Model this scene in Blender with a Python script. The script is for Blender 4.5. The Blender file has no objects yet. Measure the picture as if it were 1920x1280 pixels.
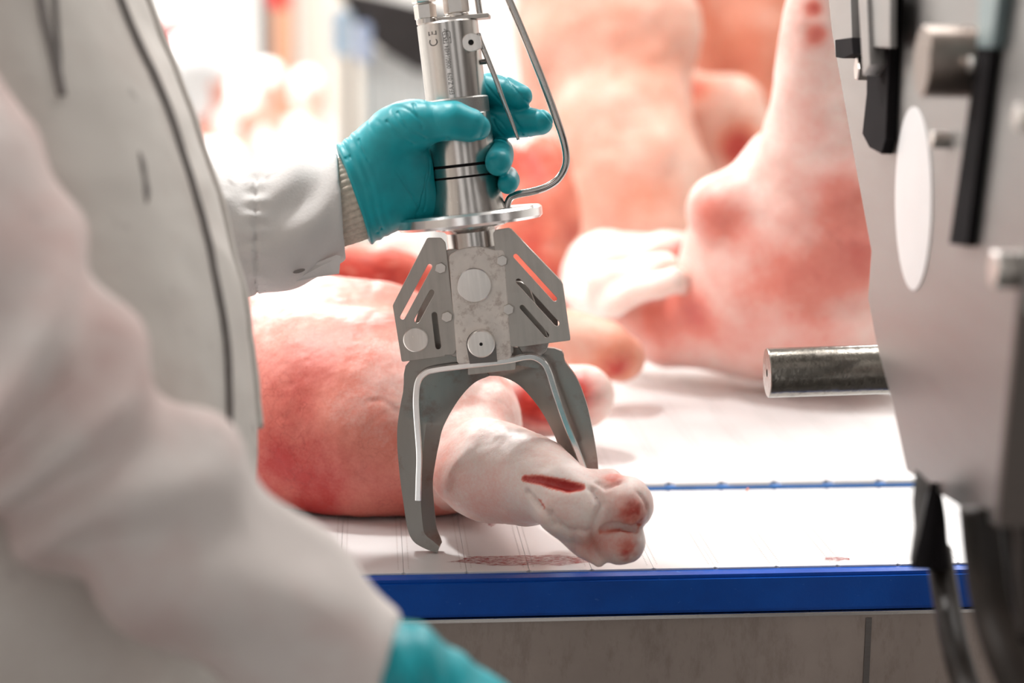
import bpy, bmesh, math, random
import numpy as np
from mathutils import Matrix, Vector

random.seed(3)
rng = np.random.default_rng(3)
sc = bpy.context.scene
COL = sc.collection

# ------------------------------------------------------------------ camera
W, H, F = 1920, 1280, 3300.0
CAM = np.array([0.0, 0.0, 2.0])
_n = math.sqrt(270**2 + 620**2 + F**2)
_ps = math.asin(270 / _n)
_th = math.asin(620 / _n / math.cos(_ps))
_f0 = np.array([math.sin(_ps), math.cos(_ps), 0])
FWD = _f0 * math.cos(_th) - np.array([0, 0, math.sin(_th)])
_r = np.array([math.cos(_ps), -math.sin(_ps), 0])
_u = np.cross(_r, FWD)
_ro = math.radians(0.4)
RGT = _r * math.cos(_ro) + _u * math.sin(_ro)
UPV = _u * math.cos(_ro) - _r * math.sin(_ro)
cam_d = bpy.data.cameras.new('camera')
cam = bpy.data.objects.new('camera', cam_d)
COL.objects.link(cam)
cam.matrix_world = Matrix(((RGT[0], UPV[0], -FWD[0], CAM[0]), (RGT[1], UPV[1], -FWD[1], CAM[1]),
                           (RGT[2], UPV[2], -FWD[2], CAM[2]), (0, 0, 0, 1)))
cam_d.sensor_width = 36
cam_d.lens = F / W * 36
cam_d.clip_start = 0.05
cam_d.dof.use_dof = True
cam_d.dof.focus_distance = 1.45
cam_d.dof.aperture_fstop = 2.7
sc.camera = cam

# ------------------------------------------------------------------ light
sc.view_settings.view_transform = 'Standard'
sc.view_settings.look = 'None'
sc.view_settings.gamma = 1.0
sc.view_settings.use_curve_mapping = False
sc.view_settings.exposure = 0.40
sc.cycles.use_denoising = True
sc.cycles.max_bounces = 8
w = bpy.data.worlds.new('world')
sc.world = w
w.use_nodes = True
w.node_tree.nodes['Background'].inputs[0].default_value = (1.0, 0.97, 0.95, 1)
w.node_tree.nodes['Background'].inputs[1].default_value = 0.86


def area(name, loc, target, sx, sy, power, col=(1, 0.98, 0.96)):
    l = bpy.data.lights.new(name, 'AREA')
    l.shape = 'RECTANGLE'
    l.size, l.size_y, l.energy, l.color = sx, sy, power, col
    o = bpy.data.objects.new(name, l)
    COL.objects.link(o)
    o.location = loc
    o.rotation_euler = (Vector(target) - Vector(loc)).to_track_quat('-Z', 'Y').to_euler()
    return o


area('key_lamp', (-0.55, 2.05, 4.0), (0.0, 1.5, 1.6), 0.2, 0.2, 36)
area('line_lamp', (1.3, 2.6, 4.4), (0.8, 2.0, 1.5), 1.0, 2.4, 58)
area('left_lamp', (-2.0, 1.6, 4.4), (-0.9, 1.5, 1.6), 1.0, 2.4, 58)
for i, (x, y) in enumerate(((-3.2, 6.0), (-0.6, 6.5), (-3.8, 10.0), (-0.8, 10.5), (2.6, 8))):
    area('hall_lamp', (x, y, 4.3), (x, y, 0), 1.4, 1.4, 165)


# ------------------------------------------------------------------ pixel helpers
def ray(px, py):
    return FWD + RGT * ((px - W / 2) / F) + UPV * ((H / 2 - py) / F)


def U(px, py, d):
    return CAM + ray(px, py) * d


def G(px, py, z):
    v = ray(px, py)
    return CAM + v * ((z - CAM[2]) / v[2])


def P4(px, py, d, r):
    return U(px, py, d), r * d / F


# ------------------------------------------------------------------ object helpers
def tag(o, label=None, cat=None, group=None, kind=None):
    if label: o['label'] = label
    if cat: o['category'] = cat
    if group: o['group'] = group
    if kind: o['kind'] = kind
    return o


def empty(name, M=None, **k):
    o = bpy.data.objects.new(name, None)
    o.empty_display_size = 0.05
    COL.objects.link(o)
    if M is not None: o.matrix_world = M
    return tag(o, **k)


def link(name, me, m, parent=None, smooth=None, **k):
    o = bpy.data.objects.new(name, me)
    COL.objects.link(o)
    if m is not None and not me.materials:
        me.materials.append(m)
    if parent is not None: o.parent = parent
    if smooth is True:
        me.polygons.foreach_set('use_smooth', np.ones(len(me.polygons), bool))
    elif smooth:
        me.set_sharp_from_angle(angle=math.radians(smooth)) if False else None
        me.polygons.foreach_set('use_smooth', np.ones(len(me.polygons), bool))
        me.set_sharp_from_angle(angle=math.radians(smooth))
    return tag(o, **k)


def mesh(name, v, f):
    me = bpy.data.meshes.new(name)
    me.from_pydata([tuple(map(float, p)) for p in v], [], [tuple(map(int, q)) for q in f])
    me.update()
    return me


def bmesh_to(name, bm):
    me = bpy.data.meshes.new(name)
    bmesh.ops.recalc_face_normals(bm, faces=bm.faces)
    bm.to_mesh(me)
    bm.free()
    return me


def box(bm, x0, x1, y0, y1, z0, z1, bev=0.0):
    r = bmesh.ops.create_cube(bm, size=1)
    for v in r['verts']:
        v.co = Vector(((x0 + x1) / 2 + v.co.x * (x1 - x0), (y0 + y1) / 2 + v.co.y * (y1 - y0), (z0 + z1) / 2 + v.co.z * (z1 - z0)))
    if bev:
        es = list({e for v in r['verts'] for e in v.link_edges})
        bmesh.ops.bevel(bm, geom=es, offset=bev, segments=2, affect='EDGES')


def box_me(name, *a, bev=0.0):
    bm = bmesh.new()
    box(bm, *a, bev=bev)
    return bmesh_to(name, bm)


def lathe(name, prof, n=64, center=(0, 0), axis='z', closed=True):
    """prof: list of (radius, coordinate along the axis)"""
    v, f = [], []
    m = len(prof)
    for k in range(n):
        a = 2 * math.pi * k / n
        for r, z in prof:
            c, s = r * math.cos(a), r * math.sin(a)
            v.append((center[0] + c, center[1] + s, z) if axis == 'z' else (center[0] + c, z, center[1] + s))
    for k in range(n):
        k2 = (k + 1) % n
        for j in range(m - 1):
            q = (k * m + j, k2 * m + j, k2 * m + j + 1, k * m + j + 1)
            f.append(q)
    if closed:
        f.append([k * m for k in range(n)][::-1])
        f.append([k * m + m - 1 for k in range(n)])
    me = mesh(name, v, f)
    bm = bmesh.new()
    bm.from_mesh(me)
    bmesh.ops.recalc_face_normals(bm, faces=bm.faces)
    bm.to_mesh(me)
    bm.free()
    return me


def catmull(pts, n=8):
    p = np.array(pts, float)
    p = np.vstack([2 * p[0] - p[1], p, 2 * p[-1] - p[-2]])
    out = []
    for i in range(1, len(p) - 2):
        for k in range(n):
            t = k / n
            out.append(0.5 * ((2 * p[i]) + (-p[i - 1] + p[i + 1]) * t + (2 * p[i - 1] - 5 * p[i] + 4 * p[i + 1] - p[i + 2]) * t * t
                              + (-p[i - 1] + 3 * p[i] - 3 * p[i + 1] + p[i + 2]) * t**3))
    out.append(p[-2])
    return np.array(out)


def frames(p, ref):
    t = np.gradient(p, axis=0)
    t /= np.linalg.norm(t, axis=1)[:, None]
    a = np.cross(t, ref)
    a /= np.linalg.norm(a, axis=1)[:, None]
    b = np.cross(a, t)
    return t, a, b


def tube(name, pts, rad, n=14, ref=(0.02, 1, 0.03), sub=8):
    """pts smoothed; rad: number or one per point"""
    r = np.full(len(pts), rad) if np.isscalar(rad) else np.array(rad, float)
    q = catmull(np.hstack([np.array(pts, float), r[:, None]]), sub)
    p, r = q[:, :3], q[:, 3]
    t, a, b = frames(p, np.array(ref, float))
    v, f = [], []
    for i in range(len(p)):
        for k in range(n):
            an = 2 * math.pi * k / n
            v.append(p[i] + (a[i] * math.cos(an) + b[i] * math.sin(an)) * r[i])
    for i in range(len(p) - 1):
        for k in range(n):
            k2 = (k + 1) % n
            f.append((i * n + k, i * n + k2, (i + 1) * n + k2, (i + 1) * n + k))
    f.append(list(range(n))[::-1])
    f.append([(len(p) - 1) * n + k for k in range(n)])
    return mesh(name, v, f)


def plate(name, polys, y0, y1, bev=0.0003):
    """flat plate in local x,z with holes; spans y0..y1 (y0 nearest the viewer)"""
    cu = bpy.data.curves.new(name, 'CURVE')
    cu.dimensions = '2D'
    cu.fill_mode = 'BOTH'
    cu.extrude = max((y1 - y0) / 2 - bev, 1e-5)
    cu.bevel_depth = bev
    cu.bevel_resolution = 1
    for pl in polys:
        s = cu.splines.new('POLY')
        s.points.add(len(pl) - 1)
        for q, (x, z) in zip(s.points, pl):
            q.co = (x, z, 0, 1)
        s.use_cyclic_u = True
    o = bpy.data.objects.new(name, cu)
    COL.objects.link(o)
    me = bpy.data.meshes.new_from_object(o.evaluated_get(bpy.context.evaluated_depsgraph_get()))
    bpy.data.objects.remove(o)
    bpy.data.curves.remove(cu)
    me.transform(Matrix(((1, 0, 0, 0), (0, 0, -1, (y0 + y1) / 2), (0, 1, 0, 0), (0, 0, 0, 1))))
    me.name = name
    return me


def slot(a, b, r, n=8):
    a, b = np.array(a), np.array(b)
    d = (b - a) / np.linalg.norm(b - a)
    an = math.atan2(d[1], d[0])
    out = [b + r * np.array([math.cos(an + t), math.sin(an + t)]) for t in np.linspace(-math.pi / 2, math.pi / 2, n)]
    out += [a + r * np.array([math.cos(an + t), math.sin(an + t)]) for t in np.linspace(math.pi / 2, 1.5 * math.pi, n)]
    return out


def rounded(poly, r, n=4):
    """round the corners of a polygon by quadratic fillets"""
    p = [np.array(q, float) for q in poly]
    out = []
    for i in range(len(p)):
        a, b, c = p[i - 1], p[i], p[(i + 1) % len(p)]
        ra = min(r, 0.4 * np.linalg.norm(a - b))
        rc = min(r, 0.4 * np.linalg.norm(c - b))
        s, e = b + (a - b) / np.linalg.norm(a - b) * ra, b + (c - b) / np.linalg.norm(c - b) * rc
        for k in range(n + 1):
            t = k / n
            out.append((1 - t)**2 * s + 2 * t * (1 - t) * b + t * t * e)
    return out


def ribbon(name, pts, wx, y0, y1, sub=6):
    """rectangular bar following a local (x,z) path; width wx in the plane, y0..y1 in depth"""
    p = catmull([(x, 0, z) for x, z in pts], sub)
    t, a, b = frames(p, np.array([0, 1.0, 0]))
    v, f = [], []
    c = min(wx * 0.22, 0.0008)
    h = wx / 2
    sec = [(-h + c, y0), (h - c, y0), (h, y0 + c), (h, y1 - c), (h - c, y1), (-h + c, y1), (-h, y1 - c), (-h, y0 + c)]
    for i in range(len(p)):
        for s, y in sec:
            q = p[i] + a[i] * s
            v.append((q[0], y, q[2]))
    m = len(sec)
    for i in range(len(p) - 1):
        for k in range(m):
            k2 = (k + 1) % m
            f.append((i * m + k, i * m + k2, (i + 1) * m + k2, (i + 1) * m + k))
    f.append(list(range(m)))
    f.append([(len(p) - 1) * m + k for k in range(m)])
    me = mesh(name, v, f)
    bm = bmesh.new()
    bm.from_mesh(me)
    bmesh.ops.recalc_face_normals(bm, faces=bm.faces)
    bm.to_mesh(me)
    bm.free()
    return me


# ------------------------------------------------------------------ noise and distance-field surfaces
def _hash(i, j, k, s):
    n = (i * 374761393 + j * 668265263 + k * 2147483647 + s * 974634777).astype(np.int64)
    n = (n ^ (n >> 13)) * 1274126177
    n = n & 0xffffffff
    n = (n ^ (n >> 16)) & 0xffff
    return n / 65535.0


def noise(P, scale, seed=0):
    q = np.asarray(P, float) * scale
    i = np.floor(q).astype(np.int64)
    f = q - i
    f = f * f * (3 - 2 * f)
    out = 0
    for a in (0, 1):
        for b in (0, 1):
            for c in (0, 1):
                wgt = (f[:, 0] if a else 1 - f[:, 0]) * (f[:, 1] if b else 1 - f[:, 1]) * (f[:, 2] if c else 1 - f[:, 2])
                out = out + wgt * _hash(i[:, 0] + a, i[:, 1] + b, i[:, 2] + c, seed)
    return out * 2 - 1


def fbm(P, scale, seed=0, oct=3):
    return sum(noise(P, scale * 2**k, seed + k) / 2**k for k in range(oct)) / 1.6


def chain(P, pr):
    """union of tapered capsules through [(point, radius), ...]"""
    out = None
    if len(pr) == 1:
        return np.linalg.norm(P - pr[0][0], axis=1) - pr[0][1]
    for (a, ra), (b, rb) in zip(pr[:-1], pr[1:]):
        ba = b - a
        t = np.clip(((P - a) @ ba) / max(ba @ ba, 1e-9), 0, 1)
        d = np.linalg.norm(P - a - t[:, None] * ba, axis=1) - (ra + (rb - ra) * t)
        out = d if out is None else np.minimum(out, d)
    return out


def ellip(P, c, ax, rad):
    q = (P - c) @ np.array(ax).T
    k0 = np.linalg.norm(q / rad, axis=1)
    k1 = np.linalg.norm(q / (np.array(rad)**2), axis=1)
    return k0 * (k0 - 1) / np.maximum(k1, 1e-9)


def smin(a, b, k):
    h = np.clip(0.5 + 0.5 * (b - a) / k, 0, 1)
    return b + (a - b) * h - k * h * (1 - h)


def smax(a, b, k):
    return -smin(-a, -b, k)


def surface(name, fn, lo, hi, vox, relax=1):
    """closed surface of a distance field (surface nets, coarse to fine)"""
    lo, hi = np.array(lo), np.array(hi)
    cs = 4
    n = (np.ceil((hi - lo) / (vox * cs)).astype(int) + 1) * cs
    g = [lo[i] + vox * np.arange(n[i]) for i in range(3)]
    cg = [g[i][::cs] + vox * (cs - 1) / 2 for i in range(3)]
    cp = np.stack(np.meshgrid(*cg, indexing='ij'), -1).reshape(-1, 3)
    cv = fn(cp).reshape(n // cs)
    big = np.repeat(np.repeat(np.repeat(cv, cs, 0), cs, 1), cs, 2)
    near = np.abs(big) < vox * cs * 2.2
    ii = np.argwhere(near)
    pts = lo + ii * vox
    vals = big
    for s in range(0, len(pts), 1500000):
        e = ii[s:s + 1500000]
        vals[e[:, 0], e[:, 1], e[:, 2]] = fn(pts[s:s + 1500000])
    sg = vals < 0
    # active cells
    cnt = sum(sg[a:n[0] - 1 + a, b:n[1] - 1 + b, c:n[2] - 1 + c].astype(np.int8) for a in (0, 1) for b in (0, 1) for c in (0, 1))
    act = (cnt > 0) & (cnt < 8)
    cells = np.argwhere(act)
    idx = np.full(act.shape, -1, np.int64)
    idx[act] = np.arange(len(cells))
    corners = [(a, b, c) for a in (0, 1) for b in (0, 1) for c in (0, 1)]
    cvv = {c: vals[cells[:, 0] + c[0], cells[:, 1] + c[1], cells[:, 2] + c[2]] for c in corners}
    acc = np.zeros((len(cells), 3))
    num = np.zeros(len(cells))
    for a in corners:
        for ax in range(3):
            if a[ax] == 0:
                b = list(a)
                b[ax] = 1
                b = tuple(b)
                va, vb = cvv[a], cvv[b]
                cr = (va < 0) != (vb < 0)
                t = np.where(cr, va / np.where(cr, va - vb, 1), 0)
                p = np.tile(np.array(a, float), (len(cells), 1))
                p[:, ax] = t
                acc += np.where(cr[:, None], p, 0)
                num += cr
    V = lo + (cells + acc / num[:, None]) * vox
    quads = []
    for ax in range(3):
        o1, o2 = [i for i in range(3) if i != ax]
        sl0 = [slice(1, -1)] * 3
        sl1 = [slice(1, -1)] * 3
        sl0[ax] = slice(0, -1)
        sl1[ax] = slice(1, None)
        s0, s1 = sg[tuple(sl0)], sg[tuple(sl1)]
        e = np.argwhere(s0 != s1)
        inside = s0[tuple(e.T)]
        off = np.ones(3, int)
        off[ax] = 0
        e = e + off
        def c(d1, d2):
            q = e.copy()
            q[:, o1] -= d1
            q[:, o2] -= d2
            return idx[tuple(q.T)]
        q = np.stack([c(1, 1), c(0, 1), c(0, 0), c(1, 0)], 1)
        flip = inside if ax != 1 else ~inside
        q = np.where(flip[:, None], q, q[:, ::-1])
        quads.append(q)
    Q = np.vstack(quads)
    Q = Q[(Q >= 0).all(1)]
    me = bpy.data.meshes.new(name)
    me.vertices.add(len(V))
    me.loops.add(len(Q) * 4)
    me.polygons.add(len(Q))
    me.polygons.foreach_set('loop_start', np.arange(0, len(Q) * 4, 4))
    me.loops.foreach_set('vertex_index', Q.ravel())
    if relax:
        E = np.vstack([Q[:, [0, 1]], Q[:, [1, 2]], Q[:, [2, 3]], Q[:, [3, 0]]])
        for _ in range(relax):
            s = np.zeros_like(V)
            k = np.zeros(len(V))
            for a, b in ((0, 1), (1, 0)):
                for j in range(3):
                    s[:, j] += np.bincount(E[:, a], V[E[:, b], j], len(V))
                k += np.bincount(E[:, a], minlength=len(V))
            V = V * 0.4 + 0.6 * s / np.maximum(k, 1)[:, None]
    me.vertices.foreach_set('co', V.astype(np.float32).ravel())
    me.update()
    me.validate()
    me.polygons.foreach_set('use_smooth', np.ones(len(me.polygons), bool))
    return me


def coords(me):
    a = np.empty(len(me.vertices) * 3, np.float32)
    me.vertices.foreach_get('co', a)
    return a.reshape(-1, 3).astype(float)


def displace(me, fn):
    V = coords(me)
    N = np.empty(len(V) * 3, np.float32)
    me.vertices.foreach_get('normal', N)
    V = V + N.reshape(-1, 3) * fn(V)[:, None]
    me.vertices.foreach_set('co', V.astype(np.float32).ravel())
    me.update()


def attr(me, name, vals):
    a = me.attributes.new(name, 'FLOAT', 'POINT')
    a.data.foreach_set('value', np.clip(vals, 0, 1).astype(np.float32))


def recenter(me, c):
    me.transform(Matrix.Translation(-Vector(c)))


def hit(fn, px, py, d0=1.2):
    v = ray(px, py)
    n_ = np.linalg.norm(v)
    d = d0
    for _ in range(80):
        e = float(fn((CAM + v * d)[None, :])[0])
        d += e * 0.8 / n_
    return CAM + v * d


def polyd(V, pts):
    out = None
    for a, b in zip(pts[:-1], pts[1:]):
        ba = b - a
        t = np.clip(((V - a) @ ba) / max(ba @ ba, 1e-12), 0, 1)
        d = np.linalg.norm(V - a - t[:, None] * ba, axis=1)
        out = d if out is None else np.minimum(out, d)
    return out


def bounds(prs, pad):
    a = np.array([p - r for pr in prs for p, r in pr])
    b = np.array([p + r for pr in prs for p, r in pr])
    return a.min(0) - pad, b.max(0) + pad


def at(o, c):
    o.location = tuple(map(float, c))
    return o


# ------------------------------------------------------------------ materials
class N:
    def __init__(s, name):
        s.m = bpy.data.materials.new(name)
        s.m.use_nodes = True
        s.t = s.m.node_tree
        s.b = s.t.nodes['Principled BSDF']

    def add(s, typ, **k):
        n = s.t.nodes.new(typ)
        for a, b in k.items():
            if a.startswith('i_'):
                n.inputs[a[2:]].default_value = b
            else:
                setattr(n, a, b)
        return n

    def l(s, a, b):
        s.t.links.new(a, b)

    def coord(s, scale=(1, 1, 1), kind='Object'):
        c = s.add('ShaderNodeTexCoord')
        mp = s.add('ShaderNodeMapping')
        mp.inputs['Scale'].default_value = scale
        s.l(c.outputs[kind], mp.inputs['Vector'])
        return mp.outputs[0]

    def noise(s, scale, detail=4, vec=None, rough=0.55):
        n = s.add('ShaderNodeTexNoise')
        n.inputs['Scale'].default_value = scale
        n.inputs['Detail'].default_value = detail
        n.inputs['Roughness'].default_value = rough
        s.l(vec if vec is not None else s.coord(), n.inputs['Vector'])
        return n.outputs[0]

    def ramp(s, fac, stops):
        r = s.add('ShaderNodeValToRGB')
        e = r.color_ramp.elements
        while len(e) < len(stops): e.new(0.5)
        for q, (p, c) in zip(e, stops):
            q.position = p
            q.color = (*c, 1) if len(c) == 3 else c
        s.l(fac, r.inputs[0])
        return r.outputs[0]

    def mix(s, fac, a, b, mode='MIX'):
        m = s.add('ShaderNodeMix', data_type='RGBA', blend_type=mode)
        for sock, v in ((m.inputs['Factor'], fac), (m.inputs[6], a), (m.inputs[7], b)):
            if hasattr(v, 'is_linked'):
                s.l(v, sock)
            else:
                sock.default_value = v if not isinstance(v, tuple) or len(v) == 4 else (*v, 1)
        return m.outputs[2]

    def math(s, op, a, b=0.0):
        m = s.add('ShaderNodeMath', operation=op)
        for k, v in ((0, a), (1, b)):
            if hasattr(v, 'is_linked'): s.l(v, m.inputs[k])
            else: m.inputs[k].default_value = v
        return m.outputs[0]

    def attr(s, name):
        a = s.add('ShaderNodeAttribute')
        a.attribute_name = name
        return a.outputs['Fac']

    def bump(s, h, strength, dist=0.001):
        b = s.add('ShaderNodeBump')
        b.inputs['Strength'].default_value = strength
        b.inputs['Distance'].default_value = dist
        s.l(h, b.inputs['Height'])
        s.l(b.outputs[0], s.b.inputs['Normal'])

    def set(s, **k):
        for a, v in k.items():
            sock = s.b.inputs[a.replace('_', ' ')]
            if hasattr(v, 'is_linked'): s.l(v, sock)
            else: sock.default_value = (*v, 1) if isinstance(v, tuple) and len(v) == 3 and sock.type == 'RGBA' else v
        return s


def plain(name, col, rough=0.5, metal=0.0, var=0.12, scale=30, bump=0.0, **k):
    n = N(name)
    nz = n.noise(scale)
    dark = tuple(c * (1 - var) for c in col)
    lite = tuple(min(1, c * (1 + var)) for c in col)
    n.set(Base_Color=n.ramp(nz, [(0.3, dark), (0.7, lite)]), Roughness=rough, Metallic=metal, **k)
    if bump: n.bump(nz, bump)
    return n.m


def steel(name, col, rough, brush=(4, 4, 900), grime=0.25, gscale=60, spot=(0.12, 0.08, 0.06), bump=0.15):
    n = N(name)
    br = n.noise(1.0, 3, n.coord(brush))
    g = n.noise(gscale, 6, rough=0.7)
    gm = n.ramp(g, [(0.52, (0, 0, 0)), (0.74, (grime,) * 3)])
    base = n.ramp(br, [(0.3, tuple(c * 0.86 for c in col)), (0.7, col)])
    n.set(Base_Color=n.mix(gm, base, spot), Metallic=n.math('SUBTRACT', 1.0, n.math('MULTIPLY', gm, 0.8)),
          Roughness=n.math('ADD', rough - 0.06, n.math('MULTIPLY', br, 0.14)))
    n.bump(br, bump, 0.0004)
    return n.m


def flesh(name, pale, mid, red, fine=40, veins=0.5, wet=0.38, deep=None, blotch=14, sss=0.25):
    """skin and meat: the 'red' attribute says where the skin is redder, 'cut' where raw meat shows"""
    n = N(name)
    big = n.noise(blotch, 4, rough=0.6)
    sm = n.noise(fine * 6, 5, rough=0.75)
    a = n.math('ADD', n.attr('red'), n.math('MULTIPLY', n.math('SUBTRACT', big, 0.5), 0.75))
    a = n.math('ADD', a, n.math('MULTIPLY', n.math('SUBTRACT', sm, 0.5), 0.35))
    base = n.ramp(a, [(0.05, pale), (0.45, mid), (0.95, red)])
    if veins:
        vo = n.add('ShaderNodeTexVoronoi', feature='DISTANCE_TO_EDGE')
        vo.inputs['Scale'].default_value = fine
        ds = n.add('ShaderNodeVectorMath', operation='ADD')
        n.l(n.coord(), ds.inputs[0])
        nv = n.add('ShaderNodeTexNoise')
        nv.inputs['Scale'].default_value = 35
        nv.inputs['Detail'].default_value = 5
        n.l(n.coord(), nv.inputs['Vector'])
        sc_ = n.add('ShaderNodeVectorMath', operation='SCALE')
        sc_.inputs['Scale'].default_value = 0.05
        n.l(nv.outputs['Color'], sc_.inputs[0])
        n.l(sc_.outputs[0], ds.inputs[1])
        n.l(ds.outputs[0], vo.inputs['Vector'])
        vm = n.ramp(vo.outputs[0], [(0.0, (1, 1, 1)), (0.045, (0, 0, 0))])
        gate = n.math('MULTIPLY', n.ramp(n.noise(22, 2), [(0.5, (0, 0, 0)), (0.68, (veins,) * 3)]), n.ramp(n.attr('red'), [(0.25, (0, 0, 0)), (0.5, (1, 1, 1))]))
        base = n.mix(n.math('MULTIPLY', vm, gate), base, tuple(c * 0.55 for c in red))
    raw = n.ramp(n.noise(45, 5, n.coord((1, 1, 2.2)), 0.65), [(0.3, (0.36, 0.02, 0.018)), (0.55, (0.62, 0.07, 0.05)), (0.75, (0.8, 0.36, 0.28))])
    base = n.mix(n.attr('cut'), base, raw)
    n.set(Base_Color=base, Roughness=wet, Subsurface_Weight=sss, Subsurface_Scale=0.012, Specular_IOR_Level=0.4)
    n.b.inputs['Subsurface Radius'].default_value = (1.0, 0.35, 0.22)
    n.bump(n.math('ADD', sm, n.math('MULTIPLY', big, 0.6)), 0.25, 0.0012)
    return n.m


def cloth(name, col, bounce_stain, amount, scale=7, bump=0.3):
    n = N(name)
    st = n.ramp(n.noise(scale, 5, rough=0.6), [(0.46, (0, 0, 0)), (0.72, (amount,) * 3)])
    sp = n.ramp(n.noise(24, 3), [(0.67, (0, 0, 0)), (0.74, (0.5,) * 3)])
    c = n.mix(st, col, bounce_stain)
    c = n.mix(sp, c, (0.22, 0.19, 0.18))
    wv = n.noise(420, 2)
    n.set(Base_Color=c, Roughness=0.85, Specular_IOR_Level=0.15, Sheen_Weight=0.1)
    n.bump(n.math('ADD', wv, n.math('MULTIPLY', n.noise(30, 4), 2.0)), bump, 0.001)
    return n.m


M_steel = steel('brushed_steel', (0.62, 0.59, 0.56), 0.26, (6, 6, 260), 0.12)
M_cyl = steel('turned_steel', (0.64, 0.61, 0.58), 0.24, (300, 300, 3), 0.10, 40)
M_knurl = steel('knurled_steel', (0.45, 0.43, 0.41), 0.38, (900, 900, 900), 0.1, bump=0.8)
M_guard = steel('guard_sheet', (0.50, 0.465, 0.43), 0.44, (200, 200, 10), 0.10)
M_block = steel('cast_block', (0.90, 0.83, 0.77), 0.5, (80, 80, 80), 0.75, 110, (0.30, 0.2, 0.15))
M_block.node_tree.nodes['Principled BSDF'].inputs['Metallic'].default_value = 0.2
for _l in list(M_block.node_tree.links):
    if _l.to_socket.name == 'Metallic': M_block.node_tree.links.remove(_l)
M_jaw = steel('jaw_steel', (0.34, 0.32, 0.295), 0.33, (60, 60, 14), 0.7, 35, (0.17, 0.07, 0.055))
M_polish = steel('polished_steel', (0.93, 0.92, 0.91), 0.2, (3, 3, 40), 0.04)
M_rod = steel('wire_steel', (0.55, 0.52, 0.5), 0.14, (40, 40, 40), 0.06)
M_bolt = steel('bolt_steel', (0.72, 0.68, 0.64), 0.3, (120, 120, 120), 0.1)
M_dark = plain('black_rubber', (0.014, 0.012, 0.013), 0.9, Specular_IOR_Level=0.08)
M_hole = plain('dark_gap', (0.012, 0.01, 0.01), 0.9)
M_ink = plain('engraving', (0.10, 0.085, 0.08), 0.6)
M_pin = steel('dark_pin', (0.2, 0.18, 0.17), 0.35)
M_glove = plain('teal_nitrile', (0.0, 0.33, 0.385), 0.42, var=0.10, scale=60, bump=0.12)
M_coat = cloth('coat_cotton', (0.67, 0.63, 0.585), (0.50, 0.41, 0.37), 0.6)  # pinkish patches paint light bounced off the meat
M_sleeve = cloth('sleeve_cotton', (0.74, 0.675, 0.645), (0.60, 0.33, 0.30), 0.9, 4.5)  # blood blotches and pink bounce light, both put into the cloth colour
M_sleeve2 = cloth('clean_cotton', (0.66, 0.645, 0.63), (0.68, 0.64, 0.62), 0.5)
M_knit = plain('knit_wool', (0.66, 0.56, 0.47), 0.9, var=0.15, scale=300, bump=0.2)
M_seam = plain('coat_seam', (0.23, 0.21, 0.20), 0.9)
M_belt = None
M_blue = None
M_skinpig = flesh('pork_skin', (0.90, 0.68, 0.61), (0.78, 0.27, 0.21), (0.52, 0.05, 0.04), 34, 0.55)
M_trot = flesh('trotter_skin', (0.84, 0.70, 0.64), (0.78, 0.46, 0.40), (0.55, 0.08, 0.07), 60, 0.0, 0.34)
M_far = flesh('carcass_skin', (0.91, 0.66, 0.55), (0.81, 0.31, 0.20), (0.52, 0.035, 0.025), 20, 0.0, 0.45, blotch=8)
M_fat = flesh('pork_fat', (0.86, 0.76, 0.70), (0.88, 0.5, 0.42), (0.6, 0.1, 0.08), 20, 0.0, 0.4, blotch=9)
M_wall = plain('white_panel', (0.86, 0.85, 0.83), 0.5, var=0.03, scale=1)
M_floor = plain('wet_floor', (0.45, 0.43, 0.41), 0.3, var=0.15, scale=5)
M_ceil = plain('ceiling_panel', (0.7, 0.7, 0.69), 0.7, var=0.03, scale=1)
M_plate = steel('machine_plate', (0.36, 0.345, 0.335), 0.42, (8, 8, 60), 0.22, 14, (0.3, 0.26, 0.24))
M_panel = None

n = N('white_belt')
g1 = n.noise(9, 5)
blood = n.noise(70, 6, n.coord((0.5, 2.2, 1), 'Object'), 0.75)
n.set(Base_Color=n.mix(n.ramp(n.noise(160, 5, rough=0.8), [(0.62, (0, 0, 0)), (0.78, (0.5,) * 3)]),
                       n.ramp(g1, [(0.3, (0.71, 0.70, 0.695)), (0.7, (0.77, 0.76, 0.755))]), (0.5, 0.45, 0.42)),
      Roughness=n.math('ADD', 0.22, n.math('MULTIPLY', n.noise(25, 4), 0.2)))
n.bump(g1, 0.1)
M_belt = n.m
n = N('blue_plastic')
n.set(Base_Color=n.mix(n.ramp(n.noise(130, 6, n.coord((1, 1, 1.5)), 0.8), [(0.64, (0, 0, 0)), (0.7, (0.55,) * 3)]),
                       n.ramp(n.noise(20, 5), [(0.3, (0.0, 0.062, 0.36)), (0.7, (0.0, 0.085, 0.46))]), (0.12, 0.3, 0.7)), Roughness=0.42, Specular_IOR_Level=0.25)
n.bump(n.noise(110, 5), 0.3)
M_blue = n.m
n = N('side_steel')
g = n.noise(5, 7, n.coord((1, 1, 0.8)), 0.7)
n.set(Base_Color=n.mix(n.ramp(n.noise(60, 6, n.coord((1, 1, 0.35)), 0.75), [(0.5, (0, 0, 0)), (0.75, (0.5,) * 3)]),
                       n.ramp(g, [(0.3, (0.31, 0.25, 0.22)), (0.7, (0.42, 0.35, 0.31))]), (0.17, 0.12, 0.10)), Metallic=0.55, Roughness=0.5)
M_panel = n.m

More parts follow.
